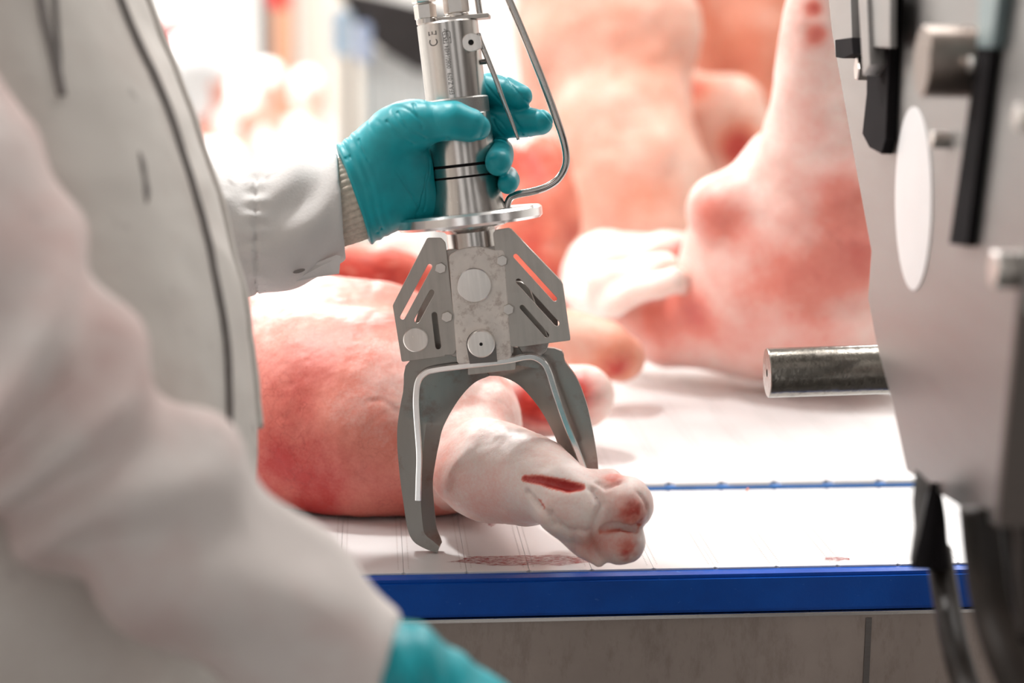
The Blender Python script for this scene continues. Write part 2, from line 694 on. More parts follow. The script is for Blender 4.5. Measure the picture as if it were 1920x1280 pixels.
# ------------------------------------------------------------------ room shell
ZT = 2.0 - 0.445                       # belt top
def structure(name, *a, m, bev=0.0):
    return link(name, box_me(name, *a, bev=bev), m, kind='structure')
structure('floor', -7, 7, -3, 14.2, -0.1, 0, m=M_floor)
structure('ceiling', -7, 7, -3, 14.2, 4.6, 4.7, m=M_ceil)
structure('wall_back', -7, 7, 14, 14.2, 0, 4.6, m=M_wall)
structure('wall_left', -7.2, -7, -3, 14.2, 0, 4.6, m=M_wall)
structure('wall_right', 7, 7.2, -3, 14.2, 0, 4.6, m=M_wall)
M_front = plain('reflection_dark', (0.06, 0.055, 0.05), 0.6, var=0.05, scale=1)
bm = bmesh.new()
for a, b in ((-7, -2.3), (-0.95, 0.15), (0.95, 2.1), (4.2, 7)):
    box(bm, a, b, -3.2, -3.0, 0, 4.6)
link('reflection_panels', bmesh_to('reflection_panels', bm), M_front, kind='structure')  # unseen dark panels added behind the camera to streak the steel's reflections
structure('floor_platform', -1.6, 1.4, -1.2, G(1000, 1066, ZT)[1] - 0.06, 0.55, 0.65, m=M_plate)

# ------------------------------------------------------------------ conveyors
YF = G(1200, 1066, ZT)[1]
YB = G(1450, 916, ZT)[1]
PITCH = 0.0508


def conveyor(name, x0, x1, y0, y1, zt, label, edge_m, chamfer, skip=0.0):
    root = at(empty(name, label=label, cat='conveyor'), ((x0 + x1) / 2, y0, 0))
    ox, oy = (x0 + x1) / 2, y0
    c = chamfer
    gp = 0.00012
    h = PITCH / 2 - gp
    D = y1 - y0
    v, f = [], []
    ring = [(-h + c, 0), (h - c, 0), (h, c), (h, D - c), (h - c, D), (-h + c, D), (-h, D - c), (-h, c)]
    for z, ins in ((-0.010, 0), (-0.00025, 0), (0, 0.00025)):
        for x, y in ring:
            v.append((x * (1 - ins / h), ins + y * (1 - 2 * ins / D), z))
    for k in range(2):
        for j in range(8):
            j2 = (j + 1) % 8
            f.append((k * 8 + j, k * 8 + j2, k * 8 + 8 + j2, k * 8 + 8 + j))
    f.append(list(range(16, 24)))
    f.append(list(range(8))[::-1])
    me = mesh('belt_module', v, f)
    nmod = int((x1 - x0) / PITCH)
    for i in range(nmod):
        o = link('belt_module', me, M_belt, root)
        o.location = (x0 - ox + (i + 0.5) * PITCH, 0, zt)
    # two rows of hinge openings along every joint
    vv, ff = [], []
    step = 0.0042
    for i in range(nmod + 1):
        for side in (-1, 1):
            for k in range(int((D - 0.02) / step)):
                cx, cy = x0 - ox + i * PITCH + side * 0.0042, 0.01 + k * step + (side + 1) * step / 4
                b = len(vv)
                for q in range(6):
                    vv.append((cx + 0.0007 * math.cos(q * 1.047), cy + 0.0011 * math.sin(q * 1.047), zt + 0.00015))
                ff.append(tuple(range(b, b + 6)))
    link('hinge_openings', mesh('hinge_openings', vv, ff), plain('hinge_grey', (0.56, 0.52, 0.50), 0.7) if 'hinge_grey' not in bpy.data.materials else bpy.data.materials['hinge_grey'],
         root, kind='stuff')
    link('belt_bed', box_me('belt_bed', x0 - ox, x1 - ox, 0.004, D - 0.004, zt - 0.030, zt - 0.0105), M_dark, root)
    return root, ox, oy, D


X0, X1 = -1.45, 1.35
table, ox, oy, D = conveyor('conveyor', X0, X1, YF, YB, ZT, 'white modular belt conveyor with thick blue front edge strip and steel side panel', M_blue, 0.0022)
bm = bmesh.new()
box(bm, X0 - ox, X1 - ox, -0.016, 0.003, ZT - 0.0335, ZT - 0.0015, bev=0.003)
link('edge_strip', bmesh_to('edge_strip', bm), M_blue, table, smooth=35, label='royal blue plastic edge strip')
link('side_panel', box_me('side_panel', X0 - ox, X1 - ox, -0.010, -0.004, 0.75, ZT - 0.034, bev=0.0008), M_panel, table)
link('panel_lip', box_me('panel_lip', X0 - ox, X1 - ox, -0.017, -0.0005, ZT - 0.0372, ZT - 0.0342, bev=0.0006), M_steel, table)
for px in (1665,):
    x = G(px, 1200, ZT - 0.06)[0]
    link('weld_seam', box_me('weld_seam', (U(px, 1200, 1.39)[0]) - ox - 0.0025, U(px, 1200, 1.39)[0] - ox + 0.0025, -0.0108, -0.009, 0.76, ZT - 0.042), M_pin, table)
for x in (X0 + 0.1, -0.35, 0.45, X1 - 0.1):
    for y in (0.03, D - 0.07):
        link('leg', box_me('leg', x - ox - 0.025, x - ox + 0.025, y, y + 0.05, 0, ZT - 0.03, bev=0.003), M_plate, table)

ZT2 = ZT + 0.006
YF2 = G(1450, 903, ZT2)[1]
YB2 = YF2 + 1.0
back_belt, ox2, oy2, D2 = conveyor('conveyor', -1.6, 1.7, YF2, YB2, ZT2, 'second white belt conveyor behind the front belt, with light blue edge, carrying pork', M_blue, 0.006)
M_lblue = plain('pale_blue_plastic', (0.08, 0.25, 0.62), 0.4)
link('edge_strip', box_me('edge_strip', -1.65, 1.65, -0.002, 0.004, ZT2 - 0.030, ZT2 - 0.0032, bev=0.001), M_lblue, back_belt, label='light blue edge strip')
link('side_panel', box_me('side_panel', -1.65, 1.65, 0.004, 0.010, 0.75, ZT2 - 0.031), M_panel, back_belt)
for x in (-1.4, -0.4, 0.5, 1.5):
    for y in (0.05, D2 - 0.1):
        link('leg', box_me('leg', x - 0.025, x + 0.025, y, y + 0.05, 0, ZT2 - 0.031, bev=0.003), M_plate, back_belt)

# ------------------------------------------------------------------ hock cutter (the tool)
O_T = U(905, 655, 1.452)
_roll, _tip, _yaw = math.atan2(70, 612), math.radians(6.2), math.radians(-4)
R0 = RGT * math.cos(_roll) + UPV * math.sin(_roll)
A0 = UPV * math.cos(_roll) - RGT * math.sin(_roll)
A_T = A0 * math.cos(_tip) - FWD * math.sin(_tip)
N0 = np.cross(R0, A_T)
R_T = R0 * math.cos(_yaw) - N0 * math.sin(_yaw)
N_T = np.cross(R_T, A_T)
TOOL = Matrix(((R_T[0], -N_T[0], A_T[0], O_T[0]), (R_T[1], -N_T[1], A_T[1], O_T[1]), (R_T[2], -N_T[2], A_T[2], O_T[2]), (0, 0, 0, 1)))


def T(px, py, h=0.0):
    """local (x, z) where the sight line meets the tool's plane h metres in front of its axis"""
    v = ray(px, py)
    o = O_T + N_T * h
    t = ((o - CAM) @ N_T) / (v @ N_T)
    q = CAM + v * t - o
    return np.array([q @ R_T, q @ A_T])


def T3(px, py, h=0.0):
    x, z = T(px, py, h)
    return np.array([x, -h, z])


tool = empty('hock_cutter', TOOL, label='stainless steel handheld hock cutter with two curved jaws, held in the teal glove', cat='tool')
XC = T(880, 400)[0]
def zc(py): return T(836 + (py - 60) * 0.1167, py)[1]
R1 = 57 * 1.43 / F
R2 = 60.5 * 1.43 / F
# handle cylinder
link('handle_cylinder', lathe('handle_cylinder', [(R1 * 0.55, zc(42)), (R1 - 0.0016, zc(42)), (R1, zc(45)), (R1, zc(186))], 96, (XC, 0)), M_cyl, tool, smooth=30)
link('knurled_ring', lathe('knurled_ring', [(R1, zc(185)), (R2 - 0.0004, zc(186.5)), (R2, zc(188)), (R2, zc(214)), (R2 - 0.0006, zc(216))], 96, (XC, 0)), M_knurl, tool, smooth=30)
link('handle_sleeve', lathe('handle_sleeve', [(R2 - 0.0006, zc(215)), (R2, zc(217)), (R2, zc(307)), (R2 - 0.0012, zc(308)), (R2 - 0.0012, zc(311.5)),
                                              (R2 + 0.0002, zc(312.5)), (R2 + 0.0002, zc(329)), (R2 - 0.001, zc(330)), (R2 - 0.001, zc(332)), (R2 + 0.0005, zc(333)),
                                              (R2 + 0.0009, zc(350)), (R2 + 0.003, zc(380)), (R2 + 0.0042, zc(398))], 96, (XC, 0)), M_cyl, tool, smooth=30)
for y0, y1 in ((308, 311.5), (330, 332)):
    link('groove_ring', lathe('groove_ring', [(R2 - 0.0009, zc(y0)), (R2 - 0.0007, zc(y0 + 0.4)), (R2 - 0.0007, zc(y1 - 0.4)), (R2 - 0.0009, zc(y1))], 72, (XC, 0)), M_dark, tool, smooth=True)
link('set_screw', lathe('set_screw', [(0.0018, -R2 - 0.0002), (0.0018, -R2 + 0.004)], 14, (XC + 0.0, zc(200)), 'y'), M_hole, tool)
# thumb disc
RD = 137 * 1.44 / F
zd0, zd1 = zc(421), zc(397)
link('guard_disc', lathe('guard_disc', [(RD - 0.0025, zd0), (RD, zd0 + 0.0022), (RD, zd1 - 0.002), (RD - 0.002, zd1)], 128, (XC, 0)), M_polish, tool, smooth=30)
link('neck', lathe('neck', [(0.0300, zd0 + 0.001), (0.0290, zd0 - 0.0025), (0.0225, zd0 - 0.004), (0.0205, zd0 - 0.006), (0.0205, zc(500))], 72, (XC, 0)), M_cyl, tool, smooth=40)
# block
xb0, zb0 = T(843, 480, 0.022)
xb1, _ = T(945, 480, 0.022)
zb1 = T(905, 676, 0.022)[1]
sh = T(906, 670, 0.022)[0] - T(894, 480, 0.022)[0]
bl = [(xb0, zb0)] + [tuple(T(x, y, .022)) for x, y in ((858, 471), (875, 466), (892, 464), (910, 466), (924, 471))] + [(xb1, zb0), (T(956, 665, .022)[0], zb1), (T(859, 680, .022)[0], zb1)]
link('block_body', plate('block_body', [rounded([T(835, 470, .017), T(948, 462, .017), T(962, 662, .017), T(848, 668, .017)], .002)], -0.017, 0.02, 0.0006), M_guard, tool, smooth=30)
link('head_block', plate('head_block', [rounded(bl, 0.003)], -0.022, 0.022, 0.001), M_block, tool, smooth=30)


def disc_bolt(name, px, py, rpx, h0, h1, m=M_bolt, chamf=0.0008, hole=0):
    x, z = T(px, py, h1)
    r = rpx * 1.43 / F
    o = link(name, lathe(name, [(r, -h0), (r, -h1 + chamf), (r - chamf, -h1), (r * 0.35, -h1 - 0.0001), (0.0003, -h1 - 0.00012)], 48, (x, z), 'y'), m, tool, smooth=30)
    if hole:
        link('center_hole', lathe('center_hole', [(hole, -h1 - 0.00025), (hole * 0.5, -h1 - 0.0003)], 16, (x, z), 'y'), M_hole, o)
    return o


M_face = steel('faced_steel', (0.84, 0.80, 0.76), 0.3, (300, 30, 30), 0.05)
disc_bolt('pivot_cap', 889, 535, 32.5, 0.02, 0.0245, M_face)
disc_bolt('pivot_cap', 902, 645, 25.5, 0.02, 0.032, M_face, hole=0.0014)
arch = [T(902, 645, 0.0225) + np.array([math.cos(a), math.sin(a)]) * 27.5 * 1.43 / F for a in np.linspace(0, math.pi, 14)]
arch += [T(881, 682, .0225), T(932, 678, .0225)]
link('cap_recess', plate('cap_recess', [arch], -0.0222, -0.0205, 0.0001), M_pin, tool)
# guards
HG = 0.020
lg = [(802, 446), (827, 446), (835, 455), (857, 652), (850, 664), (834, 664), (834, 667), (754, 677), (737, 572)]
rg = [(925, 437), (930, 431), (955, 427), (1054, 530), (1069, 637), (977, 649), (960, 649), (949, 642)]
ls = [((806, 499), (755, 594), 5.2), ((810, 548), (782, 600), 5.8), ((815, 590), (822, 649), 6)]
rs = [((967, 480), (1040, 560), 5.2), ((972, 527), (1044, 606), 5.6), ((979, 576), (1025, 628), 5.2)]
for poly, slots, bolts, side in ((lg, ls, ((827, 502), (839, 593)), -1), (rg, rs, ((942, 488), (954, 579)), 1)):
    pts = [[T(x, y, HG) for x, y in poly]]
    pts[0] = rounded(pts[0], 0.0012, 3)
    for a, b, r in slots:
        pts.append(slot(T(*a, HG), T(*b, HG), r * 1.44 / F))
    gd = link('side_guard', plate('side_guard', pts, -HG - 0.0015, -HG + 0.0003, 0.0003), M_guard, tool, smooth=30)
    # folded outer rim running back from the sheet
    rim = [(737, 572), (802, 446)] if side < 0 else [(955, 427), (1054, 530)]
    rim2 = [(754, 677), (737, 572)] if side < 0 else [(1054, 530), (1069, 637)]
    rim3 = [(834, 667), (754, 677)] if side < 0 else [(1069, 637), (977, 649)]
    for rr in (rim, rim2, rim3):
        a, b = T(*rr[0], HG), T(*rr[1], HG)
        d = (b - a) / np.linalg.norm(b - a)
        nn = np.array([-d[1], d[0]]) * 0.0015
        cen = T(795, 580, HG) if side < 0 else T(1000, 560, HG)
        if (cen - a) @ nn < 0: nn = -nn
        q = [a + d * .0015, b - d * .0015, b - d * .0015 + nn, a + d * .0015 + nn]
        link('folded_rim', plate('folded_rim', [q], -HG, -HG + 0.009, 0.0002), M_guard, gd)
    for bx, by in bolts:
        x, z = T(bx, by, HG)
        hx = [(x + 9.6 * 1.43 / F * math.cos(k * math.pi / 3 + .3), z + 9.6 * 1.43 / F * math.sin(k * math.pi / 3 + .3)) for k in range(6)]
        link('hex_bolt', plate('hex_bolt', [hx], -HG - 0.005, -HG, 0.0005), M_bolt, tool)
disc_bolt('pivot_cap', 779, 637, 23.5, 0.018, 0.0245, M_face)
# the links of the mechanism seen through the slots
for a, b in (((822, 560), (800, 640)), ((968, 555), (1000, 640))):
    link('inner_link', plate('inner_link', [slot(T(*a, 0), T(*b, 0), 0.012)], -0.006, 0.006, 0.001), M_jaw, tool)
link('inner_plate', plate('inner_plate', [[T(770, 655, 0), T(800, 590, 0), T(845, 530, 0), T(945, 510, 0), T(968, 512, 0), T(1044, 596, 0), T(1046, 640, 0)]], 0.004, 0.009, 0.0005), M_pin, tool)
# jaws: outer edge, bevel line, cutting edge
lo_ = [(880, 655), (772, 672), (757, 733), (747, 791), (746, 830), (748, 860), (752, 900), (757, 936), (765, 987), (776, 1012), (798, 1026), (821, 1034)]
lm_ = [(885, 672), (835, 700), (808, 745), (800, 795), (796, 830), (794, 860), (792, 900), (790, 936), (794, 985), (799, 1000), (812, 1011), (825, 1022)]
li_ = [(918, 705), (888, 719), (858, 752), (831, 800), (822, 835), (817, 860), (811, 900), (812, 936), (817, 985), (820, 997), (825, 1009), (828, 1018)]
ro_ = [(905, 650), (1040, 652), (1060, 678), (1082, 709), (1099, 753), (1109, 795), (1116, 832), (1121, 867), (1121, 910), (1112, 955), (1096, 990), (1060, 1008)]
rm_ = [(905, 676), (1010, 690), (1032, 712), (1048, 742), (1062, 778), (1073, 808), (1082, 840), (1086, 868), (1086, 905), (1080, 945), (1068, 975), (1052, 996)]
ri_ = [(914, 705), (941, 707), (972, 722), (999, 750), (1020, 780), (1037, 812), (1048, 840), (1056, 868), (1060, 905), (1058, 940), (1052, 965), (1045, 985)]
for nm, o_, m_, i_, hh in (('left', lo_, lm_, li_, 0.004), ('right', ro_, rm_, ri_, -0.009)):
    v, f = [], []
    k = len(o_)
    sub = 4
    oo, mm, iq = [catmull([(*T(x, y, hh), 0) for x, y in q], sub)[:, :2] for q in (o_, m_, i_)]
    k = len(oo)
    for (a, b, c) in zip(oo, mm, iq):
        v += [(a[0], -hh - 0.0045, a[1]), (b[0], -hh - 0.0045, b[1]), (c[0], -hh + 0.0025, c[1]), (c[0], -hh + 0.0045, c[1]), (a[0], -hh + 0.0045, a[1])]
    for j in range(k - 1):
        for s in range(5):
            s2 = (s + 1) % 5
            f.append((j * 5 + s, j * 5 + s2, j * 5 + 5 + s2, j * 5 + 5 + s))
    f.append((0, 1, 2, 3, 4))
    f.append(tuple((k - 1) * 5 + s for s in range(5)))
    me = mesh('jaw', v, f)
    b_ = bmesh.new(); b_.from_mesh(me); bmesh.ops.recalc_face_normals(b_, faces=b_.faces); b_.to_mesh(me); b_.free()
    link('jaw', me, M_jaw, tool, smooth=25)
# bright bent strip in front of the jaws
HR = 0.016
path = [(784, 938), (785, 900), (786, 850), (781, 780), (780, 745), (784, 715), (796, 700), (815, 693), (860, 687), (910, 681), (955, 675), (985, 669),
        (1003, 670), (1020, 681), (1030, 700), (1042, 738), (1060, 790), (1078, 835), (1096, 882)]
link('bent_strip', ribbon('bent_strip', [T(x, y, HR) for x, y in path], 0.0050, -HR - 0.001, -0.0095), M_polish, tool, smooth=30)
link('strip_lug', plate('strip_lug', [rounded([T(878, 690, .012), T(966, 678, .012), T(966, 692, .012), T(878, 702, .012)], 0.001)], -0.012, -0.004, 0.0004), M_guard, tool)
# wire guard
wp = [(930, -60), (945, -20), (957, 6), (985, 72), (1012, 138), (1034, 196), (1052, 248), (1061, 285), (1060, 312), (1046, 336), (1024, 351), (998, 359), (972, 364), (957, 371), (951, 384), (951, 398)]
link('wire_guard', tube('wire_guard', [T3(x, y, 0.0) for x, y in wp], 7.0 * 1.43 / F, 16), M_rod, tool, smooth=True)
# trigger lever
tp = [(897, 62), (901, 78), (914, 110), (930, 150), (947, 196), (962, 234), (972, 262)]
me = tube('trigger_lever', [T3(x, y, 0.010) for x, y in tp], [0.0017, 0.0021, 0.0021, 0.002, 0.0018, 0.0015, 0.0012], 10)
link('trigger_lever', me, M_rod, tool, smooth=True)
x, z = T(884, 80, 0.017)
r = 16 * 1.43 / F
ear = [(x + r * math.cos(a), z + r * math.sin(a)) for a in np.linspace(math.pi * .4, math.pi * 1.55, 14)] + [T(903, 90, .017), T(901, 68, .017)]
link('trigger_ear', plate('trigger_ear', [ear, [(x + .0025 * math.cos(a), z + .0025 * math.sin(a)) for a in np.linspace(0, 2 * math.pi, 16)[:-1]]], -0.0215, -0.0165, 0.0003), M_face, tool, smooth=30)
link('pivot_pin', lathe('pivot_pin', [(0.0024, -0.0212), (0.0024, -0.012)], 18, (x, z), 'y'), M_hole, tool)
link('stop_pin', tube('stop_pin', [T3(892, 117, .004), T3(912, 115, .004)], 0.0022, 12, (0, 1, 0.1)), M_pin, tool, smooth=40)
# top plate, fittings
link('top_plate', plate('top_plate', [rounded([T(822, 41, 0), T(917, 33, 0), T(917, 27, 0), T(822, 35, 0)], 0.0006, 2)], -0.012, 0.014, 0.0004), M_guard, tool)


def fitting(cpx, parts, tilt=0.0):
    f_ = None
    for nm, y0, y1, rpx, hexa in parts:
        xa, z0 = T(cpx + (y0 - 20) * 0.1167, y0, 0.004)
        z1 = T(cpx + (y1 - 20) * 0.1167, y1, 0.004)[1]
        r = rpx * 1.42 / F
        nseg = 6 if hexa else 40
        xa = T(cpx, 20, .004)[0]
        me = lathe(nm, [(r - 0.0008, z0), (r, z0 + 0.0008), (r, z1 - 0.0008), (r - 0.0008, z1)], nseg, (xa, -0.004))
        f_ = link(nm, me, M_bolt, tool, smooth=20)


fitting(797, [('fitting_collar', 46, 34, 19, False), ('hex_fitting', 36, 8, 21, True), ('fitting_collar', 9, 4, 15, False), ('hex_fitting', 5, -34, 23, True)])
fitting(856, [('fitting_collar', 32, 25, 22, False), ('hex_fitting', 25, -40, 24, True)])
link('plate_rod', tube('plate_rod', [T3(900, 28, 0), T3(897, 10, 0), T3(889, -50, 0)], 0.0026, 14), M_rod, tool, smooth=True)


# engraved writing wrapped on the handle
def engrave(body, size, px, py, length):
    cu = bpy.data.curves.new('engraving', 'FONT')
    cu.body = body
    cu.size = size
    o = bpy.data.objects.new('engraving', cu)
    COL.objects.link(o)
    me = bpy.data.meshes.new_from_object(o.evaluated_get(bpy.context.evaluated_depsgraph_get()))
    bpy.data.objects.remove(o)
    V = coords(me)
    V[:, 0] *= length / V[:, 0].max()
    me.vertices.foreach_set('co', V.astype(np.float32).ravel())
    return wrap(me, px, py)


def wrap(me, px, py):
    x0, z0 = T(px, py, R1)
    ph0 = math.asin(max(-0.99, min(0.99, (x0 - XC) / R1)))
    V = coords(me)
    ph = ph0 - V[:, 1] / R1
    rr = R1 + 0.00012
    out = np.stack([XC + rr * np.sin(ph), -rr * np.cos(ph), z0 + V[:, 0]], 1)
    me.vertices.foreach_set('co', out.astype(np.float32).ravel())
    me.update()
    return me


link('engraving', engrave('EFA Z 079   008014484 145 bar', 0.0052, 852, 177, 0.0525), M_ink, tool)
link('engraving', engrave('C E', 0.0112, 821, 86, 0.0122), M_ink, tool)


def strokes(lines, wd):
    v, f = [], []
    for a, b in lines:
        a, b = np.array(a, float), np.array(b, float)
        d = (b - a) / np.linalg.norm(b - a) * wd / 2
        nn = np.array([-d[1], d[0]])
        i = len(v)
        for q in (a - d - nn, b + d - nn, b + d + nn, a - d + nn):
            v.append((q[0], q[1], 0))
        f.append((i, i + 1, i + 2, i + 3))
    return mesh('engraving', v, f)


k = 0.001
book = [((0, 0), (0, 6)), ((0, 0), (3.5, 0)), ((3.5, 0), (4.2, 1)), ((4.2, 0.9), (4.9, 0)), ((4.9, 0), (8.5, 0)), ((8.5, 0), (9.4, 1.2)), ((9.4, 1.2), (9.4, 5)), ((9.4, 5), (8.6, 6)),
        ((8.6, 6), (4.6, 6)), ((4.2, 1), (4.2, 6)), ((0, 6), (4, 6)), ((5.6, 3), (7.4, 3)), ((8.2, 3), (8.5, 3)), ((5.6, 2.3), (5.6, 3.7))]
link('engraving', wrap(strokes([((a[0] * k, -a[1] * k + .006), (b[0] * k, -b[1] * k + .006)) for a, b in book], 0.00045), 846, 80), M_ink, tool)

# ------------------------------------------------------------------ pork leg in the jaws
def flesh_obj(name, fn, lo, hi, vox, mat, label, cat='pork', red=None, cut=None, group=None, disp=None, parent=None):
    me = surface(name, fn, lo, hi, vox)
    if disp is not None: displace(me, disp)
    V = coords(me)
    attr(me, 'red', red(V) if red is not None else np.full(len(V), 0.2))
    attr(me, 'cut', cut(V) if cut is not None else np.zeros(len(V)))
    c = (V.min(0) + V.max(0)) / 2
    c[2] = V[:, 2].min()
    recenter(me, c)
    if parent is None:
        o = link(name, me, mat, None, label=label, cat=cat, group=group)
    else:
        o = link(name, me, mat, parent)
    return at(o, c)


def gauss(V, pts):
    """pts: (px, py, d, radius px, amount)"""
    s = 0
    for px, py, d, r, a in pts:
        c = U(px, py, d)
        s = s + a * np.exp(-((V - c)**2).sum(1) / (2 * (r * d / F)**2))
    return s


ham = [P4(440, 800, 1.66, 195), P4(600, 780, 1.64, 212), P4(715, 790, 1.62, 198)]
ham_b = [P4(520, 720, 1.76, 215), P4(690, 730, 1.76, 205)]
ham_t = [P4(715, 800, 1.62, 185), P4(840, 800, 1.60, 140), P4(890, 790, 1.58, 88)]
ham_s = [P4(800, 840, 1.60, 120), P4(880, 865, 1.54, 88), P4(930, 875, 1.49, 88), P4(1000, 893, 1.44, 78), P4(1050, 925, 1.41, 68), P4(1100, 958, 1.398, 66)]
hock = [P4(857, 888, 1.50, 46), P4(900, 900, 1.475, 62)]
pts_under = [P4(900, 905, 1.49, 62), P4(985, 930, 1.45, 52)]
pa, pb, pc = U(480, 566, 1.555), U(750, 566, 1.555), U(660, 468, 1.82)
cn = np.cross(pb - pa, pc - pa)
cn /= np.linalg.norm(cn)
if cn[2] < 0: cn = -cn
toe1 = [P4(1115, 935, 1.405, 50), P4(1172, 946, 1.392, 54)]
toe2 = [P4(1100, 985, 1.405, 42), P4(1165, 1012, 1.392, 46)]
dew1 = [P4(1095, 905, 1.405, 22), P4(1140, 903, 1.41, 26)]
dew2 = [P4(1062, 985, 1.405, 26), P4(1095, 1025, 1.395, 21), P4(1122, 1054, 1.392, 9)]
pad = [P4(1055, 960, 1.392, 45), P4(1095, 975, 1.385, 36)]
slit = None
slit2 = None
mouth = None


def leg_sdf(P):
    d = smin(chain(P, ham), chain(P, ham_b), 0.05)
    d = smin(d, chain(P, ham_t), 0.04)
    d = smax(d, (P - pa) @ cn, 0.012)
    d = smax(d, (ZT + 0.0005) - P[:, 2], 0.01)
    d = smin(d, chain(P, ham_s), 0.02)
    d = smin(d, chain(P, hock), 0.015)
    d = smin(d, chain(P, pts_under), 0.018)
    d = smin(d, chain(P, pad), 0.009)
    t = smin(chain(P, toe1), chain(P, toe2), 0.0012)
    d = smin(d, t, 0.007)
    d = smin(d, chain(P, dew1), 0.006)
    d = smin(d, chain(P, dew2), 0.008)
    if slit2 is not None:
        d = smax(d, -chain(P, slit), 0.0025)
        d = smax(d, -chain(P, slit2), 0.0015)
    if mouth is not None: d = smax(d, -chain(P, mouth), 0.0025)
    fl_ = np.where(P[:, 1] > YF2 - 0.004, ZT2 + .0015, ZT + 0.0005)
    d = smax(d, fl_ - P[:, 2], 0.004)
    return d


slit = [(hit(leg_sdf, *p), r_) for p, r_ in (((984, 897), .0010), ((1012, 900), .0024), ((1042, 908), .0036), ((1068, 914), .0040), ((1090, 915), .0018))]
slit = [(p + FWD * .0012, r_) for p, r_ in slit]
slit2_ = [(hit(leg_sdf, *p), r_) for p, r_ in (((1000, 934), .0008), ((1010, 942), .0016), ((1018, 950), .001))]
mouth_ = [(hit(leg_sdf, *p) + FWD * .0006, r_) for p, r_ in (((1128, 994), .001), ((1156, 989), .0018), ((1178, 990), .0026), ((1194, 989), .0028))]
slit2, mouth = slit2_, mouth_


TOES = [(hit(leg_sdf, 1186, 962), .0065, .8), (hit(leg_sdf, 1200, 972), .004, .8), (hit(leg_sdf, 1178, 1034), .0055, .9), (hit(leg_sdf, 1155, 900), .004, .6)]


def leg_red(V):
    x = V - pa
    s = 0.50 + 0 * V[:, 0]
    px = W / 2 + F * ((V - CAM) @ RGT) / ((V - CAM) @ FWD)
    py = H / 2 - F * ((V - CAM) @ UPV) / ((V - CAM) @ FWD)
    # along the leg: the ham is red, the shank and foot pale
    q = U(760, 800, 1.6)
    ax = U(1100, 958, 1.405) - q
    t = (V - q) @ ax / (ax @ ax)
    s = 0.70 - 0.58 * np.clip((t + 0.05) / 0.42, 0, 1)
    low = np.clip((U(600, 800, 1.5)[2] - V[:, 2]) / 0.10, -1, 1)
    s = s + 0.30 * np.clip(low, -.6, 1) * (t < 0.3) + 0.16 * fbm(V, 26, 77) * (t < .4)
    s = s + gauss(V, [(520, 740, 1.46, 60, .42), (540, 780, 1.46, 40, .25), (690, 850, 1.45, 70, .18), (620, 650, 1.46, 80, -.22), (720, 640, 1.46, 90, -.30), (560, 610, 1.5, 60, -.18),
                      (640, 930, 1.48, 90, .25), (740, 900, 1.45, 40, -.15), (1185, 960, 1.365, 22, .5), (1195, 985, 1.365, 14, .5), (1180, 1030, 1.365, 18, .6), (1150, 900, 1.39, 14, .5),
                      (1110, 1015, 1.385, 20, .2), (1130, 1010, 1.37, 26, .25), (940, 930, 1.43, 50, .16), (845, 850, 1.48, 30, .12)])
    s = s + 1.3 * np.clip(1 - chain(V, slit) / 0.0022, 0, 1) + .9 * np.clip(1 - chain(V, slit2) / 0.0014, 0, 1) + 0.8 * np.clip(1 - chain(V, mouth) / 0.0018, 0, 1)  # raw slits red; the toe cleft's shadow line painted dark red too
    rim = np.abs((V - pa) @ cn)
    s = s - 0.9 * np.exp(-(rim / 0.010)**2) * (t < 0.1)
    return s


def leg_cut(V):
    c = np.clip(1 - np.abs((V - pa) @ cn) / 0.003, 0, 1)
    q = (V - pa) @ cn
    cut = np.clip((q + 0.0035) / 0.003, 0, 1)
    edge = ham_edge(V)
    sl = np.clip(1 - np.maximum(chain(V, slit), chain(V, slit)) / 0.0028, 0, 1)
    sl2 = np.clip(1 - chain(V, slit2) / 0.0016, 0, 1)
    toes = sum(a * np.exp(-((V - c)**2).sum(1) / (2 * r * r)) for c, r, a in TOES)
    toes = np.clip(toes * (.5 + 1.8 * fbm(V, 230, 41)), 0, .9)
    return np.maximum(cut * edge, toes)


def ham_edge(V):
    # raw meat inside the fat rim of the cut face
    d = smin(chain(V, ham), chain(V, ham_b), 0.05)
    return np.clip((-d - 0.012) / 0.006, 0, 1)


LEG_CREASE = [([(1112, 918), (1127, 945), (1120, 967), (1109, 996), (1109, 1020), (1118, 1042)], 0.0022, .0026),
              ([(1034, 960), (1047, 980), (1069, 996), (1082, 993), (1103, 997)], 0.0014, .0022),
              ([(989, 922), (1004, 939), (1030, 967), (1038, 984)], 0.0018, .0022), ([(1074, 996), (1076, 1015), (1078, 1036)], 0.0011, .0018),
              ([(1130, 990), (1160, 984), (1190, 990), (1222, 986)], 0.0028, .0030), ([(1200, 925), (1210, 940), (1214, 952)], 0.0010, .0016), ([(1120, 905), (1135, 915), (1160, 905)], 0.0013, .002),
              ([(690, 752), (718, 750), (742, 768)], 0.0005, .0022)]
LEG_CREASE = [([hit(leg_sdf, *p) for p in pts], a, sg) for pts, a, sg in LEG_CREASE]


def leg_disp(V):
    d = 0.0016 * fbm(V, 28, 5) + 0.0005 * fbm(V, 140, 9)
    for pts, a, sg in LEG_CREASE:
        d = d - 1.7 * a * np.exp(-(polyd(V, pts) / sg)**2)
    tips = np.clip(gauss(V, [(1190, 965, 1.368, 20, 1), (1185, 1030, 1.368, 18, 1), (1150, 900, 1.395, 12, .8)]), 0, 1)
    return d + tips * 0.0028 * fbm(V, 220, 19)


